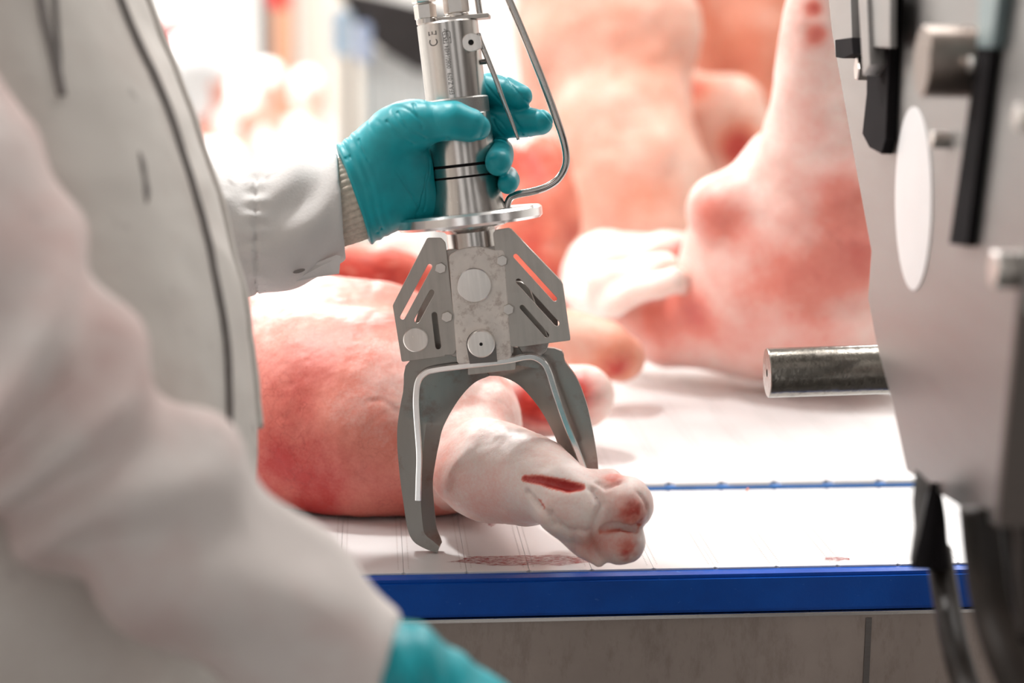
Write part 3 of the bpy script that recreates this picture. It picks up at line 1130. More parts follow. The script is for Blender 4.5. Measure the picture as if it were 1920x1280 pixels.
lo, hi = bounds([ham, ham_b, ham_t, ham_s, toe1, toe2], 0.01)
n = flesh('leg_skin', (0.84, 0.71, 0.66), (0.76, 0.27, 0.21), (0.46, 0.035, 0.03), 62, 0.35, 0.36)
pork_leg = flesh_obj('pork_haunch', leg_sdf, lo, hi, 0.0021, n, 'whole pork leg with pale trotter, lying in the jaws of the steel cutter',
                     red=leg_red, cut=leg_cut, disp=leg_disp)

v, f = [], []
for _ in range(34):
    p = hit(leg_sdf, random.gauss(1092, 14), random.gauss(944, 5), 1.3)
    q = p + np.array([random.uniform(-1, 1), -1.2, random.uniform(-1.2, .2)]) * 0.0011
    b = len(v)
    v += [p + RGT * .00022, p - RGT * .00022, p + UPV * .0003, q]
    f += [(b, b + 1, b + 3), (b + 1, b + 2, b + 3), (b + 2, b, b + 3)]
me = mesh('bristles', v, f)
recenter(me, pork_leg.location)
link('bristles', me, plain('bristle_brown', (0.16, 0.07, 0.04), 0.7), pork_leg, kind='stuff')

# ------------------------------------------------------------------ worker with the cutter
def px_of(V):
    q = V - CAM
    return W / 2 + F * (q @ RGT) / (q @ FWD)


person = at(empty('person', label='person in stained and pink-tinted white work coat and teal gloves holding the steel cutter', cat='person'), (U(-60, 640, 1.17)[0], U(-60, 640, 1.17)[1], 0.65))
PO = np.array(person.location)


def pobj(name, me, m, **k):
    recenter(me, PO)
    return link(name, me, m, person, **k)


# coat: a loft of rounded sections
EX = np.array([RGT[0], RGT[1], 0]); EX /= np.linalg.norm(EX)
EY = np.array([-EX[1], EX[0], 0])
DC, HD = 1.17, 0.175
secs = [(-900, 60, 330, .6), (-620, 110, 400, .8), (-300, 175, 420, .95), (0, 262, 430, 1), (150, 316, 440, 1), (330, 372, 450, 1), (480, 410, 455, 1), (640, 438, 455, 1),
        (760, 457, 455, 1), (890, 467, 455, 1), (1050, 455, 455, 1), (1400, 430, 460, 1), (2000, 420, 480, 1.05), (2500, 420, 500, 1.1)]
coat_secs = []
for py, fx, hw, sd in secs:
    a = hw * DC / F
    coat_secs.append(np.array([*(U(fx - hw, py, DC)), a, HD * sd]))
coat_secs = catmull(coat_secs, 14)


def coat_pt(i, ph):
    s = coat_secs[i]
    c, sn = math.cos(ph), math.sin(ph)
    e = 0.8
    return s[:3] + EX * s[3] * abs(c)**e * (1 if c > 0 else -1) + EY * s[4] * abs(sn)**e * (1 if sn > 0 else -1)


NA = 160
v, f = [], []
for i in range(len(coat_secs)):
    for k in range(NA):
        v.append(coat_pt(i, 2 * math.pi * k / NA))
for i in range(len(coat_secs) - 1):
    for k in range(NA):
        k2 = (k + 1) % NA
        f.append((i * NA + k, (i + 1) * NA + k, (i + 1) * NA + k2, i * NA + k2))
f.append(list(range(NA)))
me = mesh('coat', v, f)
fold_dir = U(330, 640, 1.0) - U(250, 0, 1.0)


def coat_fold(V):
    q = V @ np.stack([RGT, UPV * 0.25, FWD], 1)
    g = np.stack([V @ RGT, V @ UPV * 0.35, V @ FWD], 1)
    h = np.stack([V @ (RGT * 1.0 + UPV * .55), V @ UPV * 0.3, V @ FWD * .5], 1)
    return 0.007 * fbm(g, 9, 3) + 0.006 * (1 - np.abs(noise(h, 16, 61)) * 2) * np.clip(noise(V, 5, 62) + .3, 0, 1) + 0.004 * np.sin((V @ (RGT * 55 + UPV * 9)) + 3 * noise(V, 4, 8)) * 0.5 + 0.002 * fbm(V, 30, 4)


displace(me, coat_fold)
CV = coords(me)
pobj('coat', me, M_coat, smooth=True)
# placket: dark seam and rounded edge along the front of the coat
ii = list(range(0, len(coat_secs) - 60, 3))
sp = [CV[i * NA + NA - 4] + EX * .0015 - EY * .0015 for i in ii]
ep = [CV[i * NA + 5] - EX * .001 for i in ii]
pobj('front_seam', tube('front_seam', sp, 0.0026, 8, (1, 0.1, 0), 2), M_seam, smooth=True)
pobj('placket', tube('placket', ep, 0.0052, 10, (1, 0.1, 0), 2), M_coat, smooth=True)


CX = px_of(CV)
CY = H / 2 - F * ((CV - CAM) @ UPV) / ((CV - CAM) @ FWD)
CD = (CV - CAM) @ FWD


def coat_at(px, py):
    e = (CX - px)**2 + (CY - py)**2 + 4e5 * np.maximum(CD - DC, 0)
    i = np.argsort(e)[:4]
    wt = 1 / (e[i] + 1)
    q = (CV[i] * wt[:, None]).sum(0) / wt.sum()
    return U(px, py, float((q - CAM) @ FWD)) - FWD * .0005


pobj('armhole_seam', tube('armhole_seam', [coat_at(*q) for q in ((62, -60), (74, -10), (84, 40), (95, 85), (108, 140), (116, 180))], 0.0030, 8, (1, 0.1, 0), 3), M_seam, smooth=True)
pobj('armhole_seam', tube('armhole_seam', [coat_at(*q) for q in ((98, -60), (104, 0), (108, 60), (111, 110), (110, 150))], 0.0018, 8, (1, 0.1, 0), 3), M_seam, smooth=True)
pobj('pocket_slit', tube('pocket_slit', [coat_at(*q) for q in ((262, 285), (267, 310), (272, 335), (275, 360), (276, 380))], [0.0008, 0.0022, 0.0016, 0.0022, 0.0006], 8, (1, 0.1, 0), 3), M_seam, smooth=True)


# near (right) sleeve
arm_u = [P4(-330, 0, 1.0, 200), P4(-70, 440, 0.97, 215), P4(40, 690, 0.95, 215)]
arm_f = [P4(40, 770, 0.95, 222), P4(255, 925, 0.97, 205), P4(460, 1095, 0.99, 178), P4(640, 1262, 1.0, 160), P4(780, 1395, 1.01, 150)]
cuff_c = U(737, 1222, 1.0)
cuff_n = RGT * 0.95 - UPV * 0.30
cuff_n /= np.linalg.norm(cuff_n)
crook = [P4(215, 655, 0.90, 14), P4(290, 655, 0.92, 16)]


def rs_sdf(P):
    d = smin(chain(P, arm_u), chain(P, arm_f), 0.012)
    g = (P - cuff_c) @ cuff_n
    d = d + 0.004 * np.exp(-((g + 0.03) / 0.010)**2) * 0 
    d = smax(d, g, 0.004)
    hol = np.maximum(chain(P, arm_f) + 0.010, -g - 0.02)
    return smax(d, -hol, 0.004)


def rs_fold(V):
    ax = U(640, 1262, 1.0) - U(40, 770, 0.95)
    L = np.linalg.norm(ax)
    ax = ax / L
    s = (V - U(40, 770, .95)) @ ax
    nz = fbm(V, 7, 21)
    wv = np.sin(s * 95 + 7 * noise(V, 6, 31) + 2.0 * noise(V, 14, 32))
    amp = np.exp(-((s - 0.14) / 0.06)**2) * 0.005 + np.exp(-((s - 0.02) / 0.05)**2) * 0.007 + 0.002
    return nz * 0.007 + wv * amp + 0.002 * fbm(V, 24, 5)


lo, hi = bounds([arm_u, arm_f], 0.02)
me = surface('sleeve', rs_sdf, lo, hi, 0.004)
displace(me, lambda V: rs_fold(V) * np.clip(-((V - cuff_c) @ cuff_n) / 0.04, 0.15, 1))
pobj('sleeve', me, M_sleeve, label='near sleeve, stained and tinted pink with painted bounce light')
# near glove with a loosely closed hand below the frame
g_w = [P4(650, 1245, 1.0, 110), P4(735, 1275, 1.0, 117), P4(800, 1315, 1.01, 112), P4(880, 1370, 1.02, 100)]
g_p = [P4(880, 1375, 1.02, 95), P4(960, 1440, 1.03, 100)]
tip = [U(1010, 1480, 1.03)]
fing = []
for k, (dx, dy, dd) in enumerate(((40, -70, -.03), (60, -25, -.02), (60, 20, 0), (45, 60, .02))):
    a = (950 + dx * .6, 1440 + dy * .9, 1.03 + dd)
    fing.append([P4(*a, 36), P4(a[0] + 85, a[1] + 40, a[2] + .005, 33), P4(a[0] + 105, a[1] + 110, a[2] + .01, 29), P4(a[0] + 60, a[1] + 150, a[2] + .01, 26)])
thumb_r = [P4(880, 1340, 0.99, 45), P4(960, 1350, 0.975, 36), P4(1030, 1390, 0.975, 30)]


def rg_sdf(P):
    d = smin(chain(P, g_w), chain(P, g_p), 0.02)
    for q in fing: d = smin(d, chain(P, q), 0.005)
    return smin(d, chain(P, thumb_r), 0.01)


lo, hi = bounds([g_w, g_p, thumb_r] + fing, 0.01)
me = surface('glove', rg_sdf, lo, hi, 0.0024)
displace(me, lambda V: 0.0012 * np.sin((V @ (RGT * 1.0 + UPV * .35)) * 330 + 3 * noise(V, 18, 3)) * np.exp(-((px_of(V) - 800) / 110)**2) + 0.0006 * fbm(V, 50, 2))
pobj('glove', me, M_glove)

# far (left) sleeve
la = [P4(60, -150, 1.30, 140), P4(120, 330, 1.33, 130), P4(230, 455, 1.38, 122), P4(380, 440, 1.42, 121), P4(480, 427, 1.43, 119), P4(560, 410, 1.435, 112), P4(640, 383, 1.435, 97), P4(720, 360, 1.435, 95)]
ca, cb, cc_ = U(633, 285, 1.435), U(648, 475, 1.435), U(640, 380, 1.50)
ln = np.cross(cb - ca, cc_ - ca); ln /= np.linalg.norm(ln)
if ln @ RGT < 0: ln = -ln


def ls_sdf(P):
    d = chain(P, la)
    d = smin(d, d + 0, 0.001)
    g = (P - ca) @ ln
    d = smax(d, g, 0.002)
    hol = np.maximum(chain(P, la) + 0.0065, -g - 0.012)
    return smax(d, -hol, 0.002)


def ls_fold(V):
    x = px_of(V)
    q = V @ np.stack([RGT * 0.8 - UPV * 0.9, RGT * .25 + UPV * .2, FWD * .5], 1)
    dg = (V @ (RGT * 0.80 - UPV * 0.62))
    wv = np.sin(dg * 135 + 3.0 * noise(V, 11, 11)) * (0.0045 * np.exp(-((x - 565) / 60)**2))
    w2 = np.sin((V @ UPV) * 430 + 2.5 * noise(V, 22, 5)) * 0.0016 * np.exp(-((x - 478) / 20)**2)
    w3 = fbm(V, 22, 13) * 0.012 * np.exp(-((x - 415) / 55)**2)
    y_ = H / 2 - F * ((V - CAM) @ UPV) / ((V - CAM) @ FWD)
    sm_ = -0.0014 * np.exp(-((y_ - 468 + (x - 418) * .23) / 2.5)**2) * (x < 480)
    seam = sm_ - 0.0022 * np.exp(-((x - (481 + 0.04 * 0)) / 2.2)**2)
    fade = np.clip((640 - x) / 40, 0.1, 1)
    return (wv + w2 + w3 + 0.003 * fbm(V, 12, 6)) * fade + seam


lo, hi = bounds([la[2:]], 0.012)
la_lo, la_hi = bounds([la], 0.012)
me = surface('sleeve', ls_sdf, la_lo, la_hi, 0.0026)
displace(me, ls_fold)
pobj('sleeve', me, M_sleeve2, label='far sleeve, clean and creased')
# overlapping cuff flap under the wrist
fl = [(488, 546), (500, 528), (560, 505), (630, 478), (639, 480), (636, 513), (590, 520), (540, 531), (497, 545)]
vv = []
for d_ in (1.405, 1.4065):
    vv += [U(x, y, d_ + (0.012 if y > 500 else 0)) for x, y in fl]
k = len(fl)
ff = [tuple(range(k)), tuple(range(2 * k - 1, k - 1, -1))] + [(i, (i + 1) % k, k + (i + 1) % k, k + i) for i in range(k)]
pobj('cuff_flap', mesh('cuff_flap', vv, ff), M_sleeve2)
bt = U(561, 508, 1.402)
vv = [bt + RGT * (0.0048 * math.cos(a)) + UPV * (0.0016 * math.sin(a) + 0.0012 * math.cos(a)) - FWD * dd for dd in (0, 0.0012) for a in np.linspace(0, 2 * math.pi, 16)[:-1]]
ff = [tuple(range(15)), tuple(range(29, 14, -1))] + [(i, (i + 1) % 15, 15 + (i + 1) % 15, 15 + i) for i in range(15)]
pobj('button', mesh('button', vv, ff), M_seam)

# ribbed knit cuff
kp = [P4(600, 395, 1.435, 76), P4(650, 377, 1.435, 78), P4(700, 357, 1.435, 79)]
p = catmull([np.append(a, r_) for a, r_ in kp], 10)
t_, a_, b_ = frames(p[:, :3], FWD)
v, f = [], []
na = 260
for i in range(len(p)):
    for k in range(na):
        an = 2 * math.pi * k / na
        rr = p[i, 3] * (1 + 0.045 * abs(math.sin(an * 19 + 0.12 * math.sin(i * .9))) - 0.02 + 0.004 * math.sin(i * 2.1))
        v.append(p[i, :3] + (a_[i] * math.cos(an) + b_[i] * math.sin(an)) * rr)
for i in range(len(p) - 1):
    for k in range(na):
        k2 = (k + 1) % na
        f.append((i * na + k, i * na + k2, (i + 1) * na + k2, (i + 1) * na + k))
pobj('knit_cuff', mesh('knit_cuff', v, f), M_knit, smooth=True, label='beige ribbed knit cuff')

# gripping glove (left hand)
gw = [P4(600, 392, 1.432, 82), P4(660, 368, 1.432, 83), P4(700, 345, 1.43, 82), P4(740, 318, 1.432, 76)]
gl = [P4(680, 395, 1.435, 52), P4(755, 372, 1.432, 46), P4(795, 378, 1.44, 36)]
gh = [P4(680, 318, 1.42, 62), P4(735, 258, 1.408, 56), P4(775, 236, 1.398, 44)]
gk = [P4(775, 248, 1.455, 36), P4(772, 290, 1.46, 44), P4(775, 350, 1.46, 36)]
th = [P4(760, 237, 1.400, 44), P4(805, 228, 1.390, 38), P4(850, 226, 1.384, 37), P4(880, 234, 1.384, 32), P4(896, 239, 1.386, 24)]
f1 = [P4(785, 232, 1.462, 28), P4(850, 180, 1.470, 30), P4(915, 167, 1.458, 30), P4(950, 174, 1.446, 29), P4(974, 181, 1.438, 24)]
f2 = [P4(770, 250, 1.464, 30), P4(870, 235, 1.472, 30), P4(935, 230, 1.455, 29), P4(990, 229, 1.444, 28), P4(1013, 229, 1.438, 24)]
f3 = [P4(780, 300, 1.464, 29), P4(885, 285, 1.474, 29), P4(936, 285, 1.458, 27), P4(937, 292, 1.430, 26), P4(934, 305, 1.408, 25)]
f4 = [P4(780, 350, 1.462, 25), P4(885, 338, 1.472, 25), P4(952, 332, 1.455, 21), P4(955, 338, 1.432, 20), P4(952, 345, 1.418, 19)]
ga, gb2, gc = U(634, 286, 1.43), U(691, 446, 1.43), U(655, 366, 1.50)
gn = np.cross(gb2 - ga, gc - ga); gn /= np.linalg.norm(gn)
if gn @ RGT < 0: gn = -gn
AX0 = O_T + R_T * XC


def cyl_d(P, R):
    q = P - AX0
    return np.linalg.norm(q - (q @ A_T)[:, None] * A_T, axis=1) - R


def lgl_sdf(P):
    d = smin(chain(P, gw), chain(P, gl), 0.02)
    d = smin(d, chain(P, gh), 0.014)
    d = smin(d, chain(P, gk), 0.014)
    d = smin(d, chain(P, th), 0.010)
    for q in (f1, f2, f3, f4):
        d = smin(d, chain(P, q), 0.0035)
    d = smax(d, -cyl_d(P, R2 + 0.0002), 0.0012)
    g = (P - ga) @ gn
    rim = 0.0012 * np.exp(-((g - 0.0015) / 0.0014)**2)
    d = d - rim
    d = smax(d, -g, 0.0008)
    return d


GL_CREASE = [[(745, 210), (760, 235), (780, 250), (797, 259)], [(776, 194), (782, 217), (792, 240)], [(725, 227), (745, 250), (775, 270)], [(648, 296), (682, 352), (708, 436)],
             [(655, 292), (690, 352), (716, 430)], [(960, 212), (968, 232), (980, 252)], [(672, 262), (680, 285), (690, 300)], [(800, 330), (792, 370), (784, 400)], [(806, 300), (800, 350), (796, 395)],
             [(838, 258), (842, 262), (850, 263)], [(905, 145), (908, 170), (904, 190)], [(925, 225), (935, 245), (945, 255)]]
GL_CREASE = [[hit(lgl_sdf, *p) for p in pts] for pts in GL_CREASE]


def lgl_disp(V):
    return lgl_disp0(V) - sum(0.0011 * np.exp(-(polyd(V, pts) / 0.0011)**2) for pts in GL_CREASE)


def lgl_disp0(V):
    x = px_of(V)
    g = (V - ga) @ gn
    w1 = np.sin(g * 900 + 2 * noise(V, 30, 2)) * 0.0005 * np.exp(-((g - 0.010) / 0.008)**2)
    a = np.abs(noise(V @ np.stack([RGT * 1.3 + UPV * .9, UPV * .35, FWD * .3], 1) + 0, 55, 7))
    cre = -0.0009 * np.clip(1 - a / 0.10, 0, 1) * np.clip(noise(V, 28, 17) * 2 + .3, 0, 1)
    return w1 + cre + 0.0005 * fbm(V, 45, 3)


lo, hi = bounds([gw, gl, gh, gk, th, f1, f2, f3, f4], 0.008)
me = surface('glove', lgl_sdf, lo, hi, 0.0010)
displace(me, lgl_disp)
pobj('glove', me, M_glove)

# body inside the clothes: head, neck, legs (mostly beyond the frame)
bx = U(-60, 0, DC)
hx = np.array([bx[0] + 0.05, bx[1], 2.38])
legs = [[(np.array([PO[0] + .02, PO[1] + s * .10, 1.45]), .095), (np.array([PO[0] + .05, PO[1] + s * .11, 1.10]), .075), (np.array([PO[0] + .02, PO[1] + s * .11, .72]), .052)] for s in (-1, 1)]
feet = [[(np.array([PO[0] + .02, PO[1] + s * .11, .70]), .05), (np.array([PO[0] + .17, PO[1] + s * .12, .69]), .04)] for s in (-1, 1)]
neckc = [(np.array([bx[0] - .02, bx[1], 2.05]), .07), (hx + np.array([-.01, 0, -.08]), .058)]
skull = [(hx, .088), (hx + np.array([.03, 0, -.045]), .07), (hx + np.array([.065, 0, -.075]), .035)]
nose = [(hx + np.array([.09, 0, .0]), .010), (hx + np.array([.112, 0, -.03]), .014)]
ears = [[(hx + np.array([0.0, s * .085, -.01]), .022)] for s in (-1, 1)]


def body_sdf(P):
    d = smin(chain(P, skull), chain(P, neckc), .03)
    d = smin(d, chain(P, nose), .012)
    for q in ears: d = smin(d, chain(P, q), .008)
    for s in (-1, 1):
        d = smax(d, -chain(P, [(hx + np.array([.098, s * .032, .012]), .012)]), .012)
    d = smax(d, -chain(P, [(hx + np.array([.105, -.022, -.065]), .004), (hx + np.array([.105, .022, -.065]), .004)]), .006)
    t = chain(P, [(np.array([bx[0] - .02, bx[1], 2.05]), .09), (np.array([PO[0], PO[1], 1.5]), .12)])
    d = smin(d, t, .04)
    for q in legs + feet: d = smin(d, chain(P, q), .04)
    return smax(d, .6505 - P[:, 2], .01)


lo, hi = bounds([skull, nose] + legs + feet, 0.03)
pobj('body', surface('body', body_sdf, lo, hi, 0.009), plain('person_skin', (0.72, 0.42, 0.33), 0.5))
hood = [(hx + np.array([-.02, 0, .025]), .099)]
pobj('hood', surface('hood', lambda P: smax(smax(chain(P, hood), -(P[:, 0] - hx[0] - .055) * -1, .01), -(chain(P, skull) - .001), .003), hx - .15, hx + .15, 0.006), M_sleeve2)

# ------------------------------------------------------------------ pork on the second belt
def blob(name, chains, k, vox, mat, label, red=0.2, reds=(), cuts=(), floor=None, group=None, rough=0.004, seed=1, sub=(), cat='pork', noisy=0.0):
    def fn(P):
        d = None
        for c in chains:
            q = chain(P, c)
            d = q if d is None else smin(d, q, k)
        for c in sub:
            d = smax(d, -chain(P, c), 0.01)
        if floor is not None: d = smax(d, floor - P[:, 2], 0.012)
        return d
    lo, hi = bounds(chains, 0.02)
    return flesh_obj(name, fn, lo, hi, vox, mat, label, cat, red=lambda V: red + gauss(V, reds) + noisy * fbm(V, 14, seed + 50),
                     cut=lambda V: np.clip(gauss(V, cuts), 0, 1) if cuts else np.zeros(len(V)),
                     disp=lambda V: rough * fbm(V, 16, seed), group=group)


Z2 = ZT2 + 0.0005
blob('pork_haunch', [[P4(1545, -60, 1.86, 62), P4(1535, 40, 1.87, 70), P4(1530, 150, 1.90, 78), P4(1535, 260, 1.95, 108), P4(1530, 380, 2.02, 165), P4(1500, 500, 2.06, 205)],
                  [P4(1345, 395, 2.0, 62), P4(1400, 470, 2.04, 120)], [P4(1185, 600, 2.14, 62), P4(1260, 612, 2.12, 78), P4(1420, 590, 2.08, 112), P4(1600, 560, 2.1, 150)]],
     0.05, 0.005, M_skinpig, 'large pork leg with its trotter pointing up, propped beside the steel machine', red=0.12,
     reds=[(1345, 420, 1.94, 40, .55), (1440, 480, 1.9, 60, .3), (1600, 470, 1.95, 60, .45), (1540, 560, 1.9, 90, .25), (1220, 610, 2.04, 55, .7), (1300, 590, 2.02, 30, .4), (1360, 500, 1.93, 26, -.5), (1590, 360, 1.9, 40, .4), (1530, 68, 1.832, 13, 1.0),  # the one negative amount paints the leg's bright oval highlight
           (1525, 15, 1.832, 10, .8), (1400, 640, 2.0, 80, .2)], floor=Z2, sub=[[P4(1512, 62, 1.833, 9), P4(1545, 75, 1.833, 8)], [P4(1500, 112, 1.838, 3), P4(1512, 150, 1.846, 4), P4(1545, 170, 1.846, 4)], [P4(1515, 15, 1.832, 4), P4(1545, 40, 1.83, 4)]], rough=0.004)
blob('fat_flap', [[P4(1090, 560, 2.16, 26), P4(1150, 575, 2.08, 24), P4(1200, 545, 2.05, 26), P4(1270, 525, 2.02, 26), P4(1340, 566, 2.10, 14)],
                  [P4(1130, 530, 2.1, 34), P4(1240, 500, 2.08, 34)]], 0.02, 0.005, M_fat, 'white fold of pork fat draped over the propped leg', red=0.05,
     reds=[(1110, 590, 2.05, 12, .7), (1265, 560, 1.98, 14, .2)], rough=0.008, seed=7)
blob('pork_shoulder', [[P4(1140, 520, 2.35, 92), P4(1220, 540, 2.36, 100)], [P4(1250, 480, 2.3, 48), P4(1310, 480, 2.28, 42)]], 0.03, 0.006, M_fat,
     'rounded white fatty pork piece behind the fat fold', red=0.06, reds=[(1240, 470, 2.26, 26, .6), (1180, 490, 2.27, 20, .4)], cuts=[(1280, 462, 2.255, 22, 1.0), (1225, 480, 2.26, 14, .7), (1150, 505, 2.27, 10, .7)], floor=Z2, rough=0.008, seed=9)
blob('pork_roll', [[P4(1060, 640, 1.95, 62), P4(1130, 655, 1.95, 58), P4(1165, 670, 1.97, 46)]], 0.02, 0.005, M_far, 'tan rolled pork piece just right of the cutter guard', red=0.35,
     reds=[(1160, 690, 1.93, 25, .5), (1080, 620, 1.9, 30, -.2)], floor=Z2, rough=0.004, seed=11)
blob('pork_cut', [[P4(960, 760, 1.80, 62), P4(1040, 750, 1.78, 66), P4(1095, 742, 1.76, 60)]], 0.02, 0.004, M_fat, 'pork cut with a white fat rim and pink meat face, half behind the right jaw', red=0.18,
     cuts=[(1080, 735, 1.735, 30, 1.0), (1000, 755, 1.765, 42, 1.1), (1040, 750, 1.745, 32, .9)], floor=Z2, rough=0.003, seed=13)
blob('pork_trimming', [[P4(640, 520, 2.02, 56), P4(720, 515, 2.02, 58), P4(790, 530, 2.05, 46)], [P4(560, 545, 2.0, 40), P4(640, 520, 2.02, 50)], [P4(640, 600, 2.04, 80), P4(660, 690, 2.04, 80)]], 0.03, 0.006, M_far,
     'raw red pork trimming lying behind the white sleeve', red=0.75, cuts=[(720, 530, 1.98, 50, 1.0), (640, 500, 1.98, 30, .6)], rough=0.010, seed=15, floor=Z2)
blob('fat_piece', [[P4(745, 470, 2.3, 42), P4(770, 500, 2.3, 40), P4(765, 620, 2.3, 60)]], 0.02, 0.006, M_fat, 'round white fat piece between the glove and the left guard', red=0.02, floor=Z2, rough=0.004, seed=16)
at_ = None
blob('pork_rib', [[P4(955, 300, 2.5, 30), P4(985, 400, 2.5, 60), P4(1000, 500, 2.5, 70), P4(1020, 560, 2.5, 70)], [P4(1010, 320, 2.55, 60), P4(1040, 420, 2.52, 50)]], 0.02, 0.006, M_far,
     'raw red rib meat behind the wire guard', red=0.7, cuts=[(960, 270, 2.42, 25, .9), (1010, 470, 2.42, 50, .8), (990, 380, 2.42, 40, .5)], reds=[(965, 330, 2.44, 14, -.8), (1040, 460, 2.44, 16, -.5), (1025, 300, 2.4, 30, .2)],
     rough=0.010, seed=17, floor=Z2, noisy=0.25)
# hanging carcasses behind
blob('pork_carcass', [[P4(1080, -420, 2.9, 90), P4(1110, -120, 2.85, 150), P4(1150, 60, 2.8, 165), P4(1165, 190, 2.82, 130)], [P4(1165, 230, 2.75, 130), P4(1190, 330, 2.74, 140), P4(1190, 460, 2.74, 135)],
                   [P4(1005, 40, 2.85, 40), P4(1020, 200, 2.85, 42)]], 0.04, 0.008, M_far, 'tall pale hanging pork side behind the wire guard', red=0.25,
     reds=[(1120, 110, 2.55, 40, .4), (1110, 40, 2.55, 60, .12), (1190, 320, 2.5, 60, -.2), (1060, 420, 2.6, 20, -.3), (1040, 60, 2.6, 40, -.2)], rough=0.008, seed=19, group='hanging pork carcasses')
blob('pork_carcass', [[P4(1400, -400, 3.3, 100), P4(1395, -120, 3.26, 150), P4(1400, 60, 3.26, 140), P4(1420, 260, 3.26, 110)]], 0.04, 0.009, M_far, 'darker orange pork side hanging second, above the propped leg', red=0.42,
     reds=[(1290, 20, 3.2, 26, .6)], rough=0.008, seed=21, group='hanging pork carcasses')
blob('pork_carcass', [[P4(1285, 180, 2.97, 52), P4(1330, 230, 2.95, 76), P4(1345, 340, 2.95, 78), P4(1360, 470, 2.95, 78)], [P4(1375, 200, 2.95, 60), P4(1420, 290, 2.95, 50)]], 0.04, 0.007, M_far,
     'pink pork piece with a red cut top, between the pale side and the propped leg', red=0.14, reds=[(1300, 150, 2.90, 24, .8), (1390, 270, 2.88, 28, .8)],
     cuts=[(1290, 145, 2.90, 16, .6), (1385, 285, 2.88, 24, 1.0)], rough=0.006, seed=23, group='hanging pork carcasses', floor=Z2)
# what carries them: an overhead rail with hooks, and a steel table behind the second belt
ta, tb = U(1080, -445, 2.9), U(1400, -428, 3.3)
zr = max(ta[2], tb[2]) + 0.30
rail = at(empty('meat_rail', label='overhead steel rail with hooks above the hanging pork sides', cat='rail'), (ta[0], ta[1], zr))
rl = np.array(rail.location)
dr = (tb - ta); dr[2] = 0
link('rail_tube', tube('rail_tube', [np.zeros(3) - dr * 2, dr * .5, dr * 3], 0.022, 16, (0, 0.1, 1), 2), M_steel, rail, smooth=True)
for k in (-2, 3):
    p = dr * k
    link('ceiling_rod', tube('ceiling_rod', [p, p + np.array([0, 0, (4.6 - zr) / 2]), p + np.array([0, 0, 4.6 - zr])], 0.012, 10, (1, .1, 0), 2), M_steel, rail, smooth=True)
for q, k in ((ta, 0), (tb, 1)):
    p = dr * k
    low = np.array([0, 0, q[2] - zr])
    link('hook', tube('hook', [p + np.array([0, 0, .03]), p + low * .4, p + low * .9, p + low + np.array([.03, 0, -.05])], 0.007, 10, (.1, 1, 0), 5), M_steel, rail, smooth=True)
tz = U(1360, 546, 2.95)
tx0, tx1 = U(1290, 546, 2.95)[0], U(1650, 546, 2.95)[0]
btab = at(empty('steel_table', label='steel table behind the second belt under the pink pork piece', cat='table'), (tx0, 2.86, 0))
link('table_top', box_me('table_top', 0, tx1 - tx0, 0, .5, tz[2] - .02, tz[2], bev=.003), M_plate, btab)
for x in (.02, tx1 - tx0 - .06):
    for y in (.02, .44):
        link('leg', box_me('leg', x, x + .04, y, y + .04, 0, tz[2] - .02), M_plate, btab)
# meat scrap on the front belt
c = G(1397, 928, ZT)
blob('meat_scrap', [[(c + np.array([0, 0, .0025]), .0035), (c + np.array([.003, .002, .005]), .0025)]], 0.003, 0.0008, M_far, 'tiny pink meat scrap on the front belt near the blue seam', red=0.6, rough=0.001, seed=31, floor=ZT + 0.0003)

# dried blood smears on the front belt, thin irregular films
M_blood = N('blood_film')
M_blood.set(Base_Color=(0.36, 0.02, 0.02), Roughness=0.4)
nz_ = M_blood.ramp(M_blood.noise(380, 6, M_blood.coord((0.35, 1.5, 1)), 0.8), [(0.44, (0, 0, 0)), (0.58, (0.85,) * 3)])
M_blood.set(Alpha=nz_)
M_blood = M_blood.m


def smear(px, py, rx, ry, label):
    vs = []
    k = 22
    for i in range(k):
        a = 2 * math.pi * i / k
        r_ = 0.75 + 0.35 * random.random()
        q = G(px + rx * r_ * math.cos(a), py + ry * r_ * math.sin(a), ZT + 0.0002)
        q[1] = max(q[1], YF + 0.003)
        vs.append(q)
    c = np.mean(vs, 0)
    me = mesh('blood_smear', [q - c for q in vs], [tuple(range(k))])
    return at(link('blood_smear', me, M_blood, None, label=label, cat='smear'), c)


smear(985, 1050, 150, 11, 'wide red blood smear on the belt in front of the trotter')
smear(922, 975, 8, 14, 'small red blood spot along a belt joint under the shank')
smear(1570, 1047, 26, 4, 'thin pink blood streak on the belt left of the black hose')

# ------------------------------------------------------------------ machine on the right
PA, PB = U(1620, 500, 1.37), U(1900, 500, 0.97)
e1 = PB - PA; e1[2] = 0; e1 /= np.linalg.norm(e1)
e2 = np.array([0, 0, 1.0])
nm = np.cross(e1, e2)
if nm @ (CAM - PA) < 0: nm = -nm
_s = 1 if np.cross(e1, -nm) @ e2 > 0 else -1
MACH = Matrix(((e1[0], -nm[0], 0, PA[0]), (e1[1], -nm[1], 0, PA[1]), (0, 0, 1, PA[2]), (0, 0, 0, 1)))
machine = empty('machine', MACH, label='brushed steel machine housing at right with black strips, bolts and a white oval sticker', cat='machine')
# the frame is left-handed when _s < 0: mirror the local x


def Mq(px, py, h=0.0):
    v = ray(px, py)
    o = PA + nm * h
    t = ((o - CAM) @ nm) / (v @ nm)
    q = CAM + v * t - o
    return np.array([q @ e1, q @ e2])


def mplate(name, poly, h0, h1, m, parent=None, rnd=0.0, bev=0.0006, **k):
    p_ = [Mq(x, y, h1) for x, y in poly]
    if rnd: p_ = rounded(p_, rnd)
    return link(name, plate(name, [p_], -h1, -h0, bev), m, parent or machine, smooth=30, **k)


